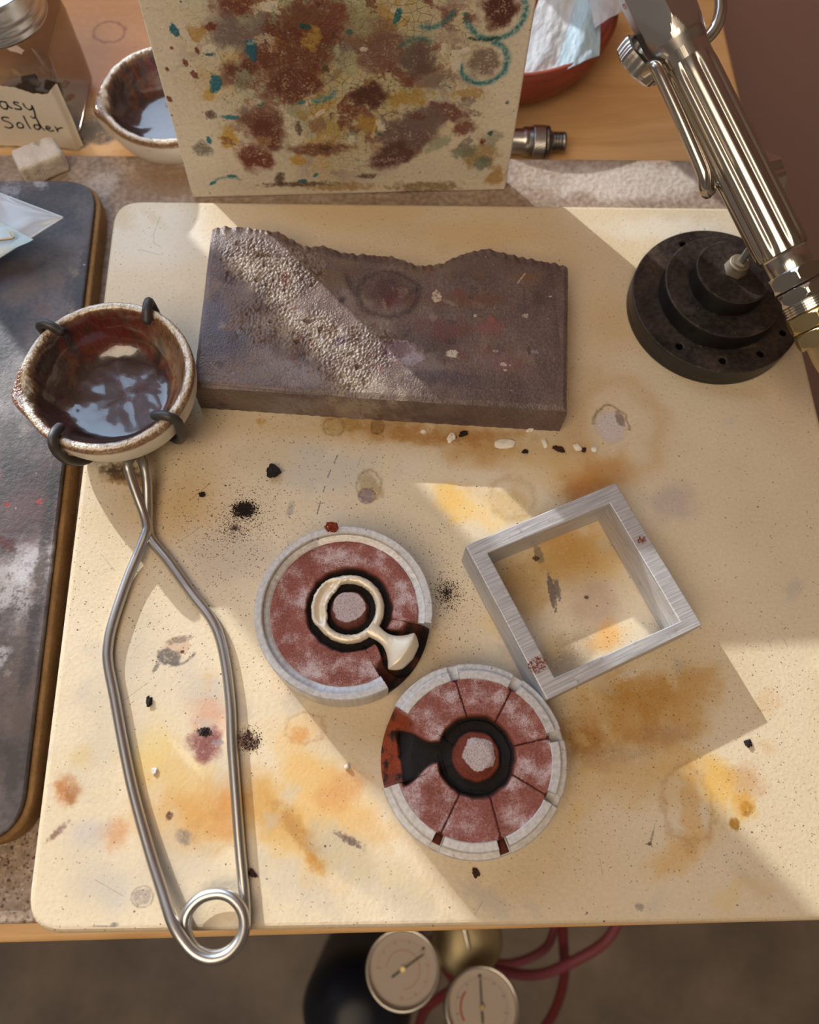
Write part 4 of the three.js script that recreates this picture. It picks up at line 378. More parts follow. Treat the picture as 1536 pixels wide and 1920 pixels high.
// ---------------------------------------------------------------- torch, its stand
{ const A = A3([0.0718,0.0923,-.1535]), Bq = A3([0.1276,0.0535,-.0461]), y = Bq.clone().sub(A).normalize(), z = V(-.0347, .9342, .3550), x = y.clone().cross(z).normalize(); z.crossVectors(x, y);
  const t = thing('gas_torch', 'chrome gas torch handle with fluted grip lying over the round black stand', 'torch', A.toArray()); t.quaternion.setFromRotationMatrix(new THREE.Matrix4().makeBasis(x, y, z));
  const k = .000196, K = n => n * k;
  const turned = (pts, n = 72, fl) => grid(n, pts.length * 3 - 3, (u, v) => { const a = u * 6.2832, q = v * (pts.length - 1), i = Math.min(pts.length - 2, Math.floor(q)), f = q - i, p = [lerp(pts[i][0], pts[i + 1][0], f), lerp(pts[i][1], pts[i + 1][1], f)]; const r = fl ? fl(p[0], a, p[1]) : p[0]; return [Math.cos(a) * K(r), K(p[1]), Math.sin(a) * K(r)]; }, true);
  const crease = (g, a = .5) => toCreasedNormals(g, a);
  // grip with rounded flutes
  const grip = grid(288, 24, (u, v) => { const a = u * 6.2832, s = lerp(92, 487, v), c = Math.cos(a * 11), e = Math.min(1, (s - 92) / 8, (487 - s) / 8); const r = 49 - 4.6 * Math.pow(.5 - .5 * c, 2.4) * sst(0, 1, e) - 2 * (1 - sst(0, 1, e)); return [Math.cos(a) * K(r), K(s), Math.sin(a) * K(r)]; }, true);
  obj('fluted_grip', merge([grip, turned([[0, 92], [47, 92]], 60), turned([[47, 487], [0, 487]], 60)]), mat({ color: new THREE.Color(.56, .53, .48), metalness: 1, roughness: .24 }), t);
  obj('collar', crease(turned([[0, 68], [45, 68], [47, 70], [47, 92], [0, 92]])), chrome, t);
  { const g = turned([[0, 500], [0, 487], [43, 487], [44, 489], [42, 492], [42, 522], [0, 522]]); obj('neck', crease(g), chrome, t); }
  const hexBlock = (pts, d, turn, n = 6) => crease(turned(pts, 144, (r, a) => { let m = r; const w = Math.PI * 2 / n; let b = ((a - turn) % w + w) % w - w / 2; return Math.min(r, d / Math.cos(b)); }), .35);
  obj('valve_block', hexBlock([[0, -90], [62, -90], [64, -80], [64, -20], [60, 20], [50, 60], [46, 69], [0, 69]].flatMap((p, i, a) => i && i < a.length - 1 ? [[lerp(a[i - 1][0], p[0], .5), lerp(a[i - 1][1], p[1], .5)], p] : [p]), 53, .21), mat({ color: new THREE.Color(.52, .49, .46), metalness: 1, roughness: .3 }), t);
  for (const [s0, s1, d, r, tw] of [[522, 554, 45, 51, .15], [556, 584, 45, 50, .22]]) obj('hex_nut', hexBlock([[0, s0], [d - 1, s0], [d + 2, s0 + 2], [r, s0 + 9], [r, (s0 + s1) / 2], [r, s1 - 9], [d + 2, s1 - 2], [d - 1, s1], [0, s1]], d, tw), chrome, t);
  obj('threaded_collar', crease(turned([[0, 583], [43, 583], ...[0, 1, 2].flatMap(i => [[46, 585 + i * 5], [46, 588 + i * 5], [43.5, 589 + i * 5], [43.5, 590 + i * 5]]), [48, 600], [48, 603], [0, 604]])), chrome, t);
  for (const [s0, s1] of [[604, 637], [638, 670]]) obj('hose_nut', hexBlock([[0, s0], [44, s0], [46, s0 + 2], [52, s0 + 9], [52, s1 - 8], [46, s1 - 1], [44, s1], [0, s1]], 45.5, .15), brass, t).userData.label = 'brass hexagon hose nut';
  obj('hose_barb', crease(turned([[0, 669], [36, 669], [37, 700], [34, 730], [28, 760], [26, 800], [0, 800]])), mat({ color: new THREE.Color(.55, .45, .28), metalness: 1, roughness: .4 }), t);
  const tl = (l, s, d = 0) => V(l, s, d);
  obj('hanging_loop', cappedTube([tl(0.0131,0.0114, -.004), tl(0.0124,0.0135, .002), tl(0.0126,0.0182, .003), tl(0.0131,0.0355, .003), tl(0.0138,0.0556, .002), tl(0.0144,0.0603, 0), tl(0.0134,0.0623, -.003), tl(0.0103,0.0601, -.005), tl(0.0088,0.0394, -.006), tl(0.0075,0.0203, -.007)], .0024, 120, 10, .3), chrome, t).userData.label = 'long chrome wire loop beside the grip';
  obj('guard_wire', cappedTube([tl(-.0266,-.0086, 0), tl(-.0217,-.0001, .001), tl(-.0187,0.006, .001), tl(-.0154,0.0099, 0), tl(-.0117,0.0116, -.001), tl(-.006,0.0126, -.002)], .0023, 60, 10), chrome, t).userData.label = 'bent wire guard at the top of the torch';
  // star knobs
  const knob = (r, h, lobes) => merge([crease(grid(120, 12, (u, v) => { const a = u * 6.2832, pr = [[0, .6], [.55, .6], [.70, .55], [.74, .30], [.80, .10], [.90, .04], [.97, .10], [1, .25], [1, .5], [.97, .85], [.85, .98], [.4, 1], [0, 1]][Math.round(v * 12)], rr = r * pr[0] * (pr[0] > .78 ? 1 - .075 * (.5 + .5 * Math.cos(lobes * a)) : 1); return [Math.cos(a) * rr, h * pr[1], Math.sin(a) * rr]; }, true), .6)]);
  const kn = (px, turnZ, turnX, r, h) => { const g = obj('valve_knob', knob(r, h, 8), chrome, t); g.position.copy(px); g.rotation.set(turnX, 0, turnZ, 'ZXY'); return g; };
  kn(tl(0.0072,0.0047, -.007), -1.35, -.8, .0105, .0075).userData.label = 'scalloped chrome valve knob'; kn(tl(-.0058,0.0664, -.006), 1.45, -.2, .0098, .0075).userData.label = 'scalloped chrome valve knob';
  obj('inlet_stub', crease(turned([[0, 0], [26, 0], [30, 3], [30, 22], [24, 26], [24, 60], [0, 60]], 48)), satinSteel, t).position.set(.0085, -.0165, .0005); t.children[t.children.length - 1].rotation.z = 1.0; }
{ const cx = .1133, cz = -.0912, t = thing('torch_stand', 'round black stepped torch stand with a ring of holes and a centre rod', 'stand', [cx, 0, cz]);
  const ironS = new Skin(512, -.04, -.04, .08).base((x, z, o) => { const n = fbm(x * 60, z * 60, 5), f = fbm(x * 500, z * 500, 3), q = clamp(.4 + .7 * n + .2 * f); o[0] = lerp(26, 82, q) + 14 * f; o[1] = lerp(24, 70, q) + 13 * f; o[2] = lerp(24, 62, q) + 12 * f; o[3] = .5 + .4 * f + .2 * n; }); ironS.specks(500, 71, .08, .3, ['8a7c6e', '6b5d50', 'a89c90'], .7).stainOrShading(.012, -.004, 9, 6, .4, '5a4c46', .5, .8, .6, .7).stainOrShading(-.018, .012, 6, 4, .3, '5a544e', .5, .8, .6, .7).stainOrShading(.01, .024, 8, 3, 0, '5a4e44', .5, .8, .6, .7);
  for (let j = 0; j < 26; j++) for (let i = 0; i < 26; i++) { const k = j * 512 + i; ironS.c[3 * k] = 22; ironS.c[3 * k + 1] = 20; ironS.c[3 * k + 2] = 20; ironS.b[k] = .5; }
  const shadeSides = g => { g = g.index ? g.toNonIndexed() : g; const n = g.attributes.normal, uv = g.attributes.uv; for (let i = 0; i < n.count; i++) if (Math.abs(n.getY(i)) < .3) uv.setXY(i, .02, .02); return g; };  // side faces map to the near-black corner: their shade put into the colour
  const iron = mat({ map: ironS.map(), bumpMap: ironS.bump(), bumpScale: .0003, roughness: .36 });
  const HOLES = [-1.9253, 2.2697, 1.655, 1.0971, 0.592, .15, -.55].map(a => -a);
  const disc = (R, y0, y1, holes = 0) => { const s = new THREE.Shape(); s.absarc(0, 0, R - .0005, 0, Math.PI * 2); for (let i = 0; i < holes; i++) { const a = HOLES[i], h = new THREE.Path(); h.absarc(Math.cos(a) * .0313, Math.sin(a) * .0313, .0021, 0, 6.2832, true); s.holes.push(h); } return shadeSides(topUV(new THREE.ExtrudeGeometry(s, { depth: y1 - y0 - .0012, bevelEnabled: true, bevelThickness: .0006, bevelSize: .0006, bevelSegments: 2, curveSegments: 64 }).rotateX(-Math.PI / 2).translate(0, y0 + .0006, 0), ironS)); };
  obj('base_disc', [disc(.0372, .0034, .0105, 7), disc(.0370, 0, .0034)], iron, t); obj('middle_disc', disc(.0258, .0105, .0200), iron, t); obj('top_disc', disc(.0158, .0200, .0295), iron, t);
  const nutM = mat({ color: '8f8473', metalness: .5, roughness: .6 }); const nx = .0002, nz = -.0008; obj('rod_nut', merge([new THREE.CylinderGeometry(.0044, .0050, .0034, 6).translate(nx, .0312, nz), new THREE.CylinderGeometry(.0031, .0036, .0024, 14).translate(nx, .0340, nz), new THREE.TorusGeometry(.0034, .0009, 8, 20).rotateX(1.5708).translate(nx, .0335, nz)]), nutM, t).userData.label = 'worn grey nut clamping the rod';
  obj('rod', cappedTube([V(nx, .0300, nz), V(nx + .0012, .045, nz - .0006), V(nx + .0030, .0535, nz - .001)], .0016, 12, 10), mat({ color: '9a9894', metalness: .8, roughness: .4 }), t); }

// ---------------------------------------------------------------- the back of the bench
{ const cx = -.2105, cz = -.2320, t = thing('glass_jar', 'square brown tinted glass jar with ribbed metal lid and handwritten paper label', 'jar', [cx, -.0218, cz], -.04);
  const sq = (a, n) => 1 / Math.pow(Math.pow(Math.abs(Math.cos(a)), n) + Math.pow(Math.abs(Math.sin(a)), n), 1 / n), pr = [[0, .001, 6], [.018, .0008, 6], [.0225, .0015, 6], [.0250, .005, 7], [.0253, .015, 7], [.0253, .042, 7], [.0249, .0475, 6.5], [.0225, .0525, 4.5], [.0205, .0555, 3], [.0198, .0580, 2], [.0198, .0600, 2]];
  obj('glass_body', grid(96, 50, (u, v) => { const q = v * (pr.length - 1), i = Math.min(pr.length - 2, Math.floor(q)), f = q - i, a = u * 6.2832, r = lerp(pr[i][0], pr[i + 1][0], f), n = lerp(pr[i][2], pr[i + 1][2], f), k = sq(a, n) * r; return [Math.cos(a) * k, lerp(pr[i][1], pr[i + 1][1], f), Math.sin(a) * k]; }, true), mat({ color: new THREE.Color(.54, .47, .40), transmission: 1, thickness: 0, roughness: .04, ior: 1.5, side: THREE.DoubleSide }), t);
  const lidM = mat({ color: new THREE.Color(.62, .61, .60), metalness: 1, roughness: .32 });
  obj('screw_lid', lathe([[0, .0705], [.0205, .0705], [.0216, .0712], [.0225, .0707], [.0231, .0690], [.0228, .0660], [.0236, .0648], [.0236, .0625], [.0228, .0612], [.0236, .0600], [.0237, .0580], [.0230, .0568], [.0240, .0558], [.0240, .0548], [.0228, .0545]], 90), lidM, t).userData.label = 'silver screw lid with rounded ribs';
  const cv = document.createElement('canvas'); cv.width = 512; cv.height = 320; const c = cv.getContext('2d'); c.fillStyle = '#e6dccb'; c.fillRect(0, 0, 512, 320); const rr = rng(5); for (let i = 0; i < 5000; i++) { c.fillStyle = rr() < .5 ? 'rgba(255,250,235,.15)' : 'rgba(120,100,70,.12)'; c.fillRect(rr() * 512, rr() * 320, 3, 2); }
  c.strokeStyle = '#1b1a1e'; c.lineWidth = 8; c.lineCap = c.lineJoin = 'round'; const pen = (...p) => { c.beginPath(); c.moveTo(p[0], p[1]); for (let i = 2; i < p.length; i += 4) c.quadraticCurveTo(p[i], p[i + 1], p[i + 2], p[i + 3]); c.stroke(); };
  c.save(); c.translate(8, -8); pen(150, 62, 100, 55, 96, 85, 92, 120, 100, 122, 125, 126, 150, 120); pen(98, 92, 120, 90, 140, 92);                                  // E
  pen(222, 88, 190, 80, 188, 106, 188, 128, 208, 124, 224, 118, 224, 88, 224, 122, 240, 120);                                            // a
  pen(284, 86, 258, 82, 262, 98, 290, 104, 284, 118, 272, 128, 254, 120);                                                               // s
  pen(306, 90, 304, 116, 322, 116, 340, 112, 344, 88, 344, 130, 330, 158, 318, 168, 312, 158);                                          // y
  pen(196, 170, 158, 160, 162, 184, 204, 198, 194, 218, 176, 234, 154, 222);                                                            // S
  pen(238, 196, 214, 200, 220, 222, 246, 232, 250, 208, 246, 192, 230, 198); pen(276, 158, 274, 190, 278, 224);                            // o l
  pen(330, 200, 302, 196, 302, 220, 312, 236, 330, 214, 334, 190, 334, 158, 332, 200, 344, 224);                                        // d
  pen(356, 216, 384, 212, 378, 200, 364, 192, 360, 214, 364, 234, 390, 222); pen(408, 198, 410, 214, 410, 226, 410, 204, 440, 202);       // e r
  c.restore(); const lt = new THREE.CanvasTexture(cv); lt.colorSpace = THREE.SRGBColorSpace;
  obj('paper_label', grid(60, 24, (u, v) => { const x = lerp(-.0246, .0262, u), top = .0375 + .0010 * noise(u * 22, 2) - .0035 * sst(.55, .80, u) * sst(1, .86, u) + .0012 * noise(u * 60, 7), y = lerp(top, .0015, v), k = sst(.0215, .0256, Math.abs(x)); return [x * (1 - .02 * k), y, .0257 - .0030 * k * k + .0003 * noise(u * 6, v * 5) + .0014 * sst(.75, 1, u) * sst(.5, 1, v)]; }), mat({ map: lt, roughness: .9, side: THREE.DoubleSide }), t).userData.label = 'torn cream paper label handwritten Easy Solder';
  t.children[t.children.length - 1].geometry.attributes.uv.array.forEach((q, i, a) => { if (i % 2) a[i] = 1 - q; });
  const bits = []; const r = rng(77); for (let i = 0; i < 40; i++) bits.push(new THREE.BoxGeometry(.004 + .004 * r(), .0006, .003 + .003 * r()).rotateY(r() * 3).rotateX(r() * .8).translate((r() - .5) * .034, .003 + .004 * r(), (r() - .5) * .034)); const s = obj('solder_chips', bits, mat({ color: '54402f', metalness: .3, roughness: .5 }), t); s.userData.kind = 'stuff'; }
// terracotta bowl
{ const t = thing('terracotta_bowl', 'rust red terracotta bowl holding papers behind the panel', 'bowl', [.0335, -.0219, -.2790]);
  const terS = new Skin(512, 0, 0, 1).base((x, z, o) => { const n = fbm(x * 14, z * 20, 4), f = fbm(x * 90, z * 90, 3), q = clamp(.5 + .5 * n + .2 * f); o[0] = lerp(126, 172, q); o[1] = lerp(52, 82, q); o[2] = lerp(32, 54, q); o[3] = .5 + .3 * f; });
  obj('clay_wall', lathe([[0, .001], [.034, 0], [.040, .0012], [.0480, .007], [.0535, .015], [.0570, .024], [.0582, .030], [.0578, .0322], [.0562, .0330], [.0545, .0322], [.0530, .029], [.0495, .018], [.043, .010], [.034, .006], [0, .005]], 96), mat({ map: terS.map(), bumpMap: terS.bump(), bumpScale: .0005, roughness: .55 }), t); }
function sheet(name, label, cat, a, b, c, d, m, bend = 0, seed = 1) {   // a creased sheet of paper with two faces, corners a b (near edge) d c (far edge)
  const A = A3(a), B2 = A3(b), C = A3(c), D2 = A3(d), n = B2.clone().sub(A).cross(C.clone().sub(A)).normalize(); const f = off => (u, v) => { const p = A.clone().lerp(B2, u).lerp(D2.clone().lerp(C, u), v); p.addScaledVector(n, off + bend * Math.sin(u * 3.14) + .0009 * noise(u * 3 + seed, v * 3) + .0004 * noise(u * 9, v * 9 + seed)); return p.toArray(); };
  const o = obj(name, merge([grid(24, 24, f(.0002)), grid(24, 24, f(-.0002))]), m); return tag(o, label, cat); }
const paperS = new Skin(256, 0, 0, 1).base((x, z, o) => { const n = fbm(x * 5, z * 5, 4), f = fbm(x * 60, z * 60, 3); o[0] = 216 + 16 * n + 6 * f; o[1] = 218 + 14 * n + 6 * f; o[2] = 222 + 12 * n + 6 * f; o[3] = .5 + .4 * n; });
const paper = mat({ map: paperS.map(), bumpMap: paperS.bump(), bumpScale: .001, roughness: .7 });
const tealS = new Skin(256, 0, 0, 1).base((x, z, o) => { const n = fbm(x * 5, z * 5, 4), f = fbm(x * 40, z * 40, 3), q = clamp(.5 + n); o[0] = lerp(178, 194, q) + 5 * f; o[1] = lerp(206, 214, q) + 5 * f; o[2] = lerp(220, 226, q) + 5 * f; o[3] = .5 + .4 * n; });
const skyBluePacket = mat({ map: tealS.map(), bumpMap: tealS.bump(), bumpScale: .001, roughness: .45, clearcoat: .4, clearcoatRoughness: .3 });  // this light blue is a sky reflection put into the packet colour
sheet('paper_packet', 'pale lilac white folded paper standing in the terracotta bowl', 'paper', [0.0325,0.006,-.2248], [0.0604,0.006,-.2303], [0.07,0.016,-.2687], [0.0476,0.016,-.2682], paper, .001, 2);
sheet('paper_packet', 'glossy packet with a sky reflection painted in as light blue in front at the right of the terracotta bowl', 'paper', [0.0536,0.008,-.2246], [0.077,0.01,-.2374], [0.0791,0.018,-.2661], [0.0668,0.018,-.2689], skyBluePacket, .002, 5);
sheet('plastic_sleeve', 'clear plastic sleeve jutting over the right rim of the terracotta bowl', 'bag', [0.073,0.02,-.2438], [0.0881,0.02,-.2552], [0.0933,0.022,-.2763], [0.0711,0.022,-.2719], mat({ color: new THREE.Color(.86, .88, .92), transmission: .55, roughness: .35, thickness: 0 }), .001, 9);
// knurled fitting
{ const p = [0.0475,-.014,-.2054], t = thing('hose_fitting', 'knurled nickel hose fitting lying on the wood beside the panel', 'fitting', [p[0], -.0219 + .0080, p[2]]); t.rotation.set(0, -.02, 0);
  const part = (pts, n = 60) => lathe(pts, n).rotateZ(-Math.PI / 2); const steel = mat({ color: new THREE.Color(.55, .53, .50), metalness: 1, roughness: .28 });
  obj('stub', part([[0, -.018], [.0058, -.018], [.0060, -.0175], [.0060, -.008], [.0070, -.0075], [.0070, -.0030], [0, -.003]]), steel, t);
  obj('knurled_ring', grid(160, 16, (u, v) => { const a = u * 6.2832, x = lerp(-.0032, .0038, v), e = Math.min(v, 1 - v) < .02 ? .6 : 1, r = (.0078 - .00022 * (.5 + .5 * Math.cos(a * 44 + x * 2600))) * (v === 0 || v === 1 ? 0 : e < 1 ? .95 : 1); return [x, Math.cos(a) * r, Math.sin(a) * r]; }, true), steel, t);
  obj('thread', part([[0, .0038], [.0074, .0038], [.0076, .0042], [.0076, .0056], [.0052, .0060], ...[0, 1, 2, 3].flatMap(i => [[.0052, .0072 + i * .0015], [.0045, .0077 + i * .0015], [.0045, .0081 + i * .0015], [.0052, .0086 + i * .0015]]), [.0048, .0142], [0, .0142]]), mat({ color: new THREE.Color(.30, .28, .26), metalness: 1, roughness: .35 }), t); }
// chalky stick
{  const a = A3([-.2082,-.006,-.1773]), b = A3([-.1884,-.006,-.1884]), d = b.clone().sub(a).normalize(), up = V(0, 1, 0), sd = d.clone().cross(up); const L = a.distanceTo(b); const chalkS = new Skin(256, 0, 0, 1).base((x, z, o) => { const n = fbm(x * 6, z * 6, 4), f = fbm(x * 60, z * 60, 3); o[0] = 222 + 14 * n + 8 * f; o[1] = 210 + 16 * n + 8 * f; o[2] = 196 + 18 * n + 8 * f; o[3] = .5 + .4 * f; }); chalkS.stainOrShading(.6, .35, 90, 50, 0, '8d8074', .6, .6, .5, .6).specks(160, 3, 3, 12, ['6b5c50', '8d7c6a'], .6);
  const g = grid(40, 60, (u, v) => { const t = v * 6.2832, q = u * 2 - 1, cap = Math.pow(clamp(1 - Math.pow(Math.abs(q), 14)), .5), c = Math.cos(t), s = Math.sin(t), f = Math.pow(Math.pow(Math.abs(c), 7) + Math.pow(Math.abs(s), 7), -1 / 7) * cap * (.0062 + .0007 * fbm(u * 4, v * 6, 3)); const p = a.clone().addScaledVector(d, L * .5 + q * (L * .5 + .0012 * noise(v * 5, 3))).addScaledVector(up, s * f * .95).addScaledVector(sd, c * f * 1.15); p.y = Math.max(p.y, -.0119); return p.toArray(); });
  tag(obj('chalk_stick', g, mat({ map: chalkS.map(), bumpMap: chalkS.bump(), bumpScale: .0008, roughness: .9, side: THREE.DoubleSide })), 'short broken chalky white stick lying behind the dark slab', 'stick'); }
// plastic bag on the slab
{ const t = thing('zip_bag', 'clear plastic bag with a light blue insert lying on the dark slab', 'bag'); const tip = A3([-.1732,0.014,-.1311]), n0 = A3([-.2202,0.01,-.1548]), n1 = A3([-.2142,0.005,-.1062]), mid = A3([-.1848,0.014,-.1189]);
  const film = mat({ color: new THREE.Color(.90, .92, .95), transmission: .7, roughness: .22, thickness: 0, ior: 1.5 });
  const surf = off => grid(30, 30, (u, v) => { const p = n0.clone().lerp(n1, v).lerp(tip, u); p.y += off * (1 - Math.pow(u, 4)) * Math.min(1, 8 * v, 8 * (1 - v)) + .0018 * Math.sin(v * 3.14) * (1 - u) + .0012 * noise(u * 4 + off * 900, v * 3); return p.toArray(); });
  obj('film', [surf(.0008), surf(-.0012)], film, t);
  const e = (a, b) => tube([a, a.clone().lerp(b, .5), b], .0004, 12, 6); obj('seam', [e(n0, tip), e(n1, tip)], mat({ color: 'dfe8ee', roughness: .3, transmission: .3 }), t);
  const q = [A3([-.2197,0.01,-.1382]), A3([-.1994,0.0125,-.1293]), A3([-.1855,0.012,-.1212]), A3([-.2146,0.0055,-.1101])]; obj('blue_insert', grid(16, 16, (u, v) => { const p = q[0].clone().lerp(q[3], v).lerp(q[1].clone().lerp(q[2], v), u); p.y += .0006 * noise(u * 5, v * 5) - .0004; return p.toArray(); }), mat({ map: tealS.map(), roughness: .6, side: THREE.DoubleSide }), t).userData.label = 'light blue sheet inside the bag';  // one even pale blue sheet under the film
  obj('wire_piece', cappedTube([[-.2035,0.013,-.1191], [-.1939,0.0135,-.1202], [-.1936,0.0136,-.1215], [-.1948,0.0136,-.1232]], .0005, 30, 6), mat({ color: 'b9a27a', metalness: .7, roughness: .4 }), t); }

// ---------------------------------------------------------------- crumbs on the board
{ const white = mat({ color: 'ece6da', roughness: .7 }), black = mat({ color: '1d1513', roughness: .9 }), brownC = mat({ color: '3c2016', roughness: .9 });
  const chips = [['widest white ceramic chip lying in front of the brick', [0.0177,-.0264], .0046, 1.05, .2, .48, .05, white], ['slim slanting white ceramic chip left of the widest chip', [-.0052,-.0295], .0025, .6, .28, 1.05, -.5, white], ['small upright white ceramic chip right of the widest chip', [0.0338,-.0268], .0021, .6, .3, 1.0, .2, white], ['pointed white ceramic chip beside a brown crumb near the crater', [0.0475,-.0245], .0020, .95, .4, .8, -.6, white], ['small white ceramic chip nearest the crater in the board', [0.0544,-.0235], .0014, 1, .5, .9, .4, white], ['tiny white ceramic chip under the front of the brick', [-.0167,-.0323], .0013, 1, .5, .7, 0, white], ['white ceramic flake touching the right front of the brick', [0.028,-.0326], .0014, 1.2, .5, .6, .3, white], ['pinkish white chip on the board inside the tongs', [-.1156,0.1007], .0012, 1, .4, 1.1, .4, mat({ color: 'd8ccc8', roughness: .7 })],
    ['small clear bead at the edge of the sunlit patch beside the vented ring', [-.0476,0.1006], .0009, 1.1, 1, 1.1, .4, mat({ color: 'd9cfc2', roughness: .2 })]];
  chips.forEach(([label, p, r, sx, sy, sz, turn, m], i) => { const g = i < 8 ? lump(r, i + 3, sx, sy, sz, .7, 1).toNonIndexed() : lump(r, 3, sx, sy, sz, .2); if (i < 8) g.computeVertexNormals(); const o = obj('ceramic_chip', g, m); g.computeBoundingBox(); o.position.set(p[0], -g.boundingBox.min.y * .9, p[1]); o.rotation.y = turn; tag(o, label, 'chip', 'ceramic chips on the board'); });
  const coals = [['largest black charcoal crumb lying left of the brown crater', [-.0785,-.0141], .0028, .9, .55, 1.0, .4, black], ['dark crumb with a pale side next to the slim white chip', [-.0002,-.031], .0016, 1.1, .5, .7, .4, black], ['dark crumb under the widest white chip', [0.0252,-.0227], .0011, 1.1, .6, .8, 0, black], ['red brown crumb between the white chips', [0.0396,-.0238], .0016, 1.5, .4, .8, -.4, brownC], ['red brown crumb touching the pointed white chip', [0.0499,-.0235], .0011, 1, .5, 1, 0, brownC], ['black crumb by the right end of the frame shadow', [0.0987,0.0952], .0013, 1, .5, 1, .4, black], ['dark crumb in front of the vented mould ring', [-.0033,0.136], .0013, .9, .4, 1.1, .2, brownC], ['black crumb between the two tong wires', [-.1196,0.0764], .0013, .8, .5, 1.4, .1, black], ['small black crumb right of the tong neck', [-.1063,-.0047], .0011, 1, .6, 1, 0, black], ['dark curled crumb beside the right tong wire near the coil', [-.0794,0.1346], .0012, 1.6, .4, .7, -.7, brownC]];
  coals.forEach(([label, p, r, sx, sy, sz, turn, m], i) => { const g = lump(r, i + 20, sx, sy, sz, 1, 2).toNonIndexed(); g.computeVertexNormals(); const o = obj('charcoal_crumb', g, m); g.computeBoundingBox(); o.position.set(p[0], -g.boundingBox.min.y * .9, p[1]); o.rotation.y = turn; tag(o, label, 'crumb', 'dark crumbs on the board'); });
  // powder: what nobody could count
  const grain = lump(.0002, 2, 1, .6, 1, .4, 1), r = rng(91), M = new THREE.Matrix4(), q = new THREE.Quaternion(), P = [];
  const gauss = () => (r() + r() + r() + r() - 2) * 1.2; const heap = (x, z, sx, sz, n, s0, s1) => { for (let i = 0; i < n; i++) { const gx = gauss(), gz = gauss(), d = Math.hypot(gx, gz); P.push([x + gx * sx, z + gz * sz, lerp(s0, s1, r() * r()), Math.max(0, 1.2 - d) * .0006 * r()]); } };
  heap(-.0893,0.0018, .0031, .0024, 1500, .5, 1.9); heap(-.0867,0.0039, .009, .008, 260, .4, 1.4); heap(-.0095,0.0371, .0042, .0040, 380, .4, 1.5); heap(-.0823,0.0915, .0028, .0030, 300, .4, 1.6); heap(-.0844,0.0877, .003, .002, 90, .4, 1.2); heap(-.0987,0.0875, .0014, .0010, 160, .6, 1.6); heap(-.0379,0.0146, .02, .012, 60, .4, 1.2); heap(-.1137,0.0093, .016, .016, 140, .3, 1.1);
  const inst = new THREE.InstancedMesh(grain, mat({ color: '20140f', roughness: .95 }), P.length); P.forEach((p, i) => { M.compose(V(p[0], p[3] + .0001 * p[2], p[1]), q.setFromAxisAngle(V(0, 1, 0), r() * 6), V(p[2], p[2], p[2])); inst.setMatrixAt(i, M); }); inst.name = 'charcoal_powder'; inst.castShadow = inst.receiveShadow = true; scene.add(inst); inst.userData.kind = 'stuff'; tag(inst, 'black charcoal powder sprinkled in small heaps on the soldering board', 'powder'); }

// ---------------------------------------------------------------- under the bench front
function dialMap(kind) { const cv = document.createElement('canvas'); cv.width = cv.height = 512; const c = cv.getContext('2d'); c.fillStyle = '#c4b6aa'; c.fillRect(0, 0, 512, 512); c.translate(256, 256); c.lineCap = 'butt';
  for (let i = 0; i <= 40; i++) { const a = (135 + i * 6.75) * Math.PI / 180, big = i % 5 === 0; c.strokeStyle = kind ? '#4a4444' : '#a0544c'; c.lineWidth = big ? 6 : 3; c.beginPath(); c.moveTo(Math.cos(a) * 205, Math.sin(a) * 205); c.lineTo(Math.cos(a) * (big ? 176 : 190), Math.sin(a) * (big ? 176 : 190)); c.stroke(); }
  if (kind) { c.strokeStyle = '#a8302c'; c.lineWidth = 14; c.beginPath(); c.arc(0, 0, 160, 2.6, 3.9); c.stroke(); } else { c.strokeStyle = '#b0766c'; c.lineWidth = 6; c.beginPath(); c.arc(0, 0, 130, 2.4, 7); c.stroke(); }
  c.fillStyle = '#2a2626'; c.beginPath(); c.arc(0, -212, 12, 0, 7); c.fill(); const t = new THREE.CanvasTexture(cv); t.colorSpace = THREE.SRGBColorSpace; return t; }
function gauge(label, at, turn, needle, kind, R) { const t = thing('pressure_gauge', label, 'gauge', at, 0, 'pressure gauges under the bench'); { const z = V(-.034 - at[0] + (kind ? .05 : -.06), .30 - at[1], .14 - at[2]).normalize(), y = V(0, 0, -1).addScaledVector(z, z.z).normalize(); t.quaternion.setFromRotationMatrix(new THREE.Matrix4().makeBasis(y.clone().cross(z), y, z)); t.rotateZ(turn); }
  const f = g => g.rotateX(Math.PI / 2); obj('case', f(lathe([[0, -.022], [R * .8, -.022], [R * .98, -.019], [R, -.015], [R, -.001], [R * .985, .0012], [R * .93, .0015], [R * .90, .0002], [R * .89, -.004]], 72)), chrome, t);
  const d = new THREE.CircleGeometry(R * .895, 64).translate(0, 0, -.0035); obj('dial', d, mat({ map: dialMap(kind), roughness: .7 }), t).userData.label = 'cream dial face with printed scale';
  const n = new THREE.Shape([[-.0006, -R * .35], [.0006, -R * .35], [.0005, R * .62], [0, R * .68], [-.0005, R * .62]].map(p => new THREE.Vector2(...p))); obj('needle', new THREE.ExtrudeGeometry(n, { depth: .0004, bevelEnabled: false }).rotateZ(needle).translate(0, 0, -.0024), mat({ color: '1c1a1a', roughness: .5 }), t);
  obj('hub', f(new THREE.CylinderGeometry(.0018, .002, .0014, 20)).translate(0, 0, -.0018), brass, t); obj('stem', f(new THREE.CylinderGeometry(.005, .005, .03, 6)).translate(0, 0, -.035), brass, t); return t; }
gauge('round chrome pressure gauge with slanting needle below the bench front, left of two', [-.0229,-.331,0.2187], -.85, -.17, 0, .0262);
gauge('round chrome pressure gauge with upright needle and red arc below the bench front', [0.0322,-.3388,0.2448], 0, 0, 1, .0262);
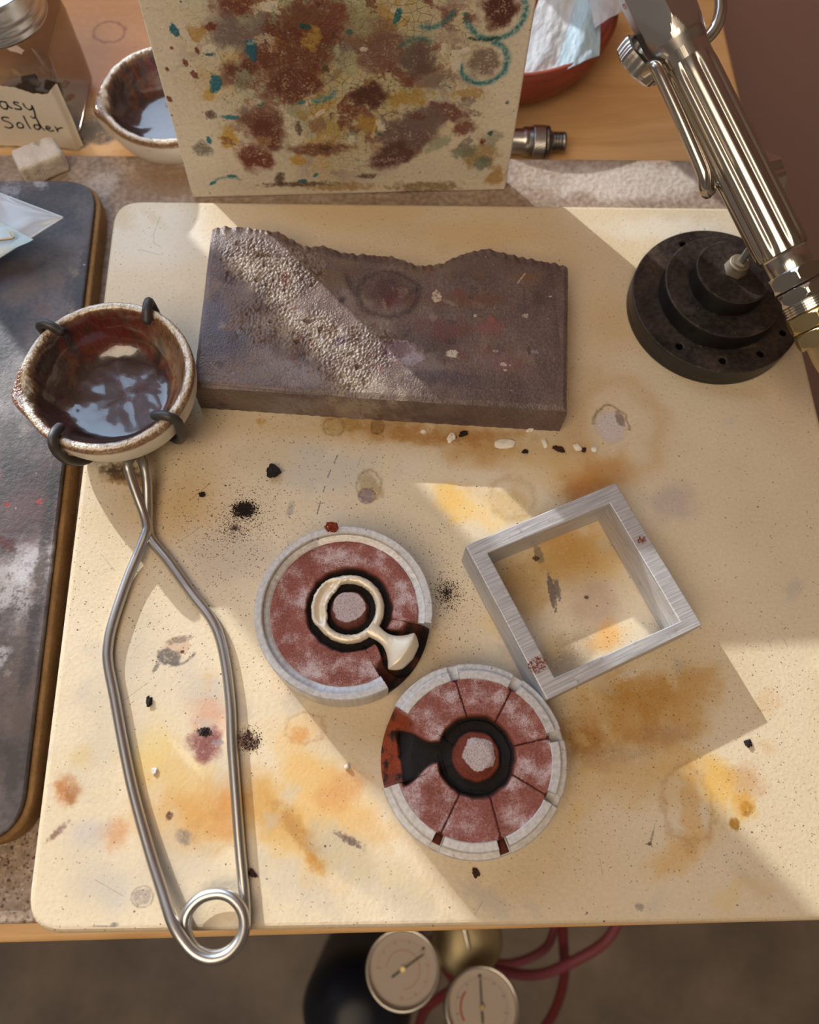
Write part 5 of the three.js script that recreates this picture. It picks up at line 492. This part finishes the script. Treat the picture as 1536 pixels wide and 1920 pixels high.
{ const p = [0.0274,-.3785,0.2078], t = thing('gas_regulator', 'round brass gas regulator body behind the two gauges under the bench', 'regulator', p); t.lookAt(-.02, .3, .17); const f = g => g.rotateX(Math.PI / 2); const old = mat({ color: new THREE.Color(.42, .34, .2), metalness: .8, roughness: .45 });
  obj('brass_body', f(lathe([[0, -.03], [.02, -.03], [.026, -.026], [.027, -.006], [.0255, -.003], [.022, -.002], [.014, .001], [.006, .0015], [0, .0015]], 60)), old, t); obj('adjusting_lever', cappedTube([V(.004, .004, .004), V(-.006, -.008, .006), V(-.0135, -.017, .006)], .0016, 20, 8), chrome, t); obj('side_port', new THREE.CylinderGeometry(.006, .007, .03, 6).translate(.004, -.036, -.014), old, t); }
{ const hose = mat({ color: '6e2428', roughness: .6 }), pink = mat({ color: '84404c', roughness: .6 }); const mk = (label, pts, m, r = .0042) => tag(obj('gas_hose', cappedTube(pts, r, 120, 10), m), label, 'hose', 'rubber hoses under the bench');
  mk('pink red rubber hose curving up to the right under the bench front', [[-.0005,-.453,0.2321], [0.044,-.4536,0.2381], [0.0848,-.432,0.2417], [0.1147,-.4041,0.2275], [0.14,-.3974,0.2124], [0.1527,-.3881,0.1892]], pink);
  mk('dark red rubber hose hanging straight down behind the pink hose', [[0.1078,-.4102,0.1864], [0.1115,-.4321,0.2163], [0.1189,-.4771,0.251], [0.1156,-.5102,0.2813], [0.104,-.5432,0.3107]], hose);
  mk('dull pink rubber hose looping behind the regulator', [[0.0419,-.4745,0.2365], [0.0756,-.4858,0.2416], [0.1036,-.4807,0.2308], [0.111,-.4627,0.2122], [0.1149,-.4544,0.1908]], pink, .0038);
  mk('dark red rubber hose running from the left gauge down to the floor', [[0.0039,-.4014,0.2096], [0.0121,-.4086,0.2293], [0.0199,-.4373,0.2493], [-.0009,-.4672,0.2696], [-.0085,-.5222,0.3009]], hose); }
{ const p = [-.0628,-.5644,0.2939], t = thing('gas_cylinder', 'dark navy gas cylinder with a domed shoulder standing on the floor', 'cylinder', [p[0], Y0, p[2]]); const h = p[1] - Y0 + .02, m = mat({ color: '0b1424', roughness: .45 });
  obj('steel_shell', lathe([[0, .002], [.045, 0], [.052, .006], [.054, .02], [.054, h - .06], [.050, h - .035], [.040, h - .015], [.025, h - .003], [.012, h], [0, h]], 64), m, t); }

renderer.render(scene, camera);
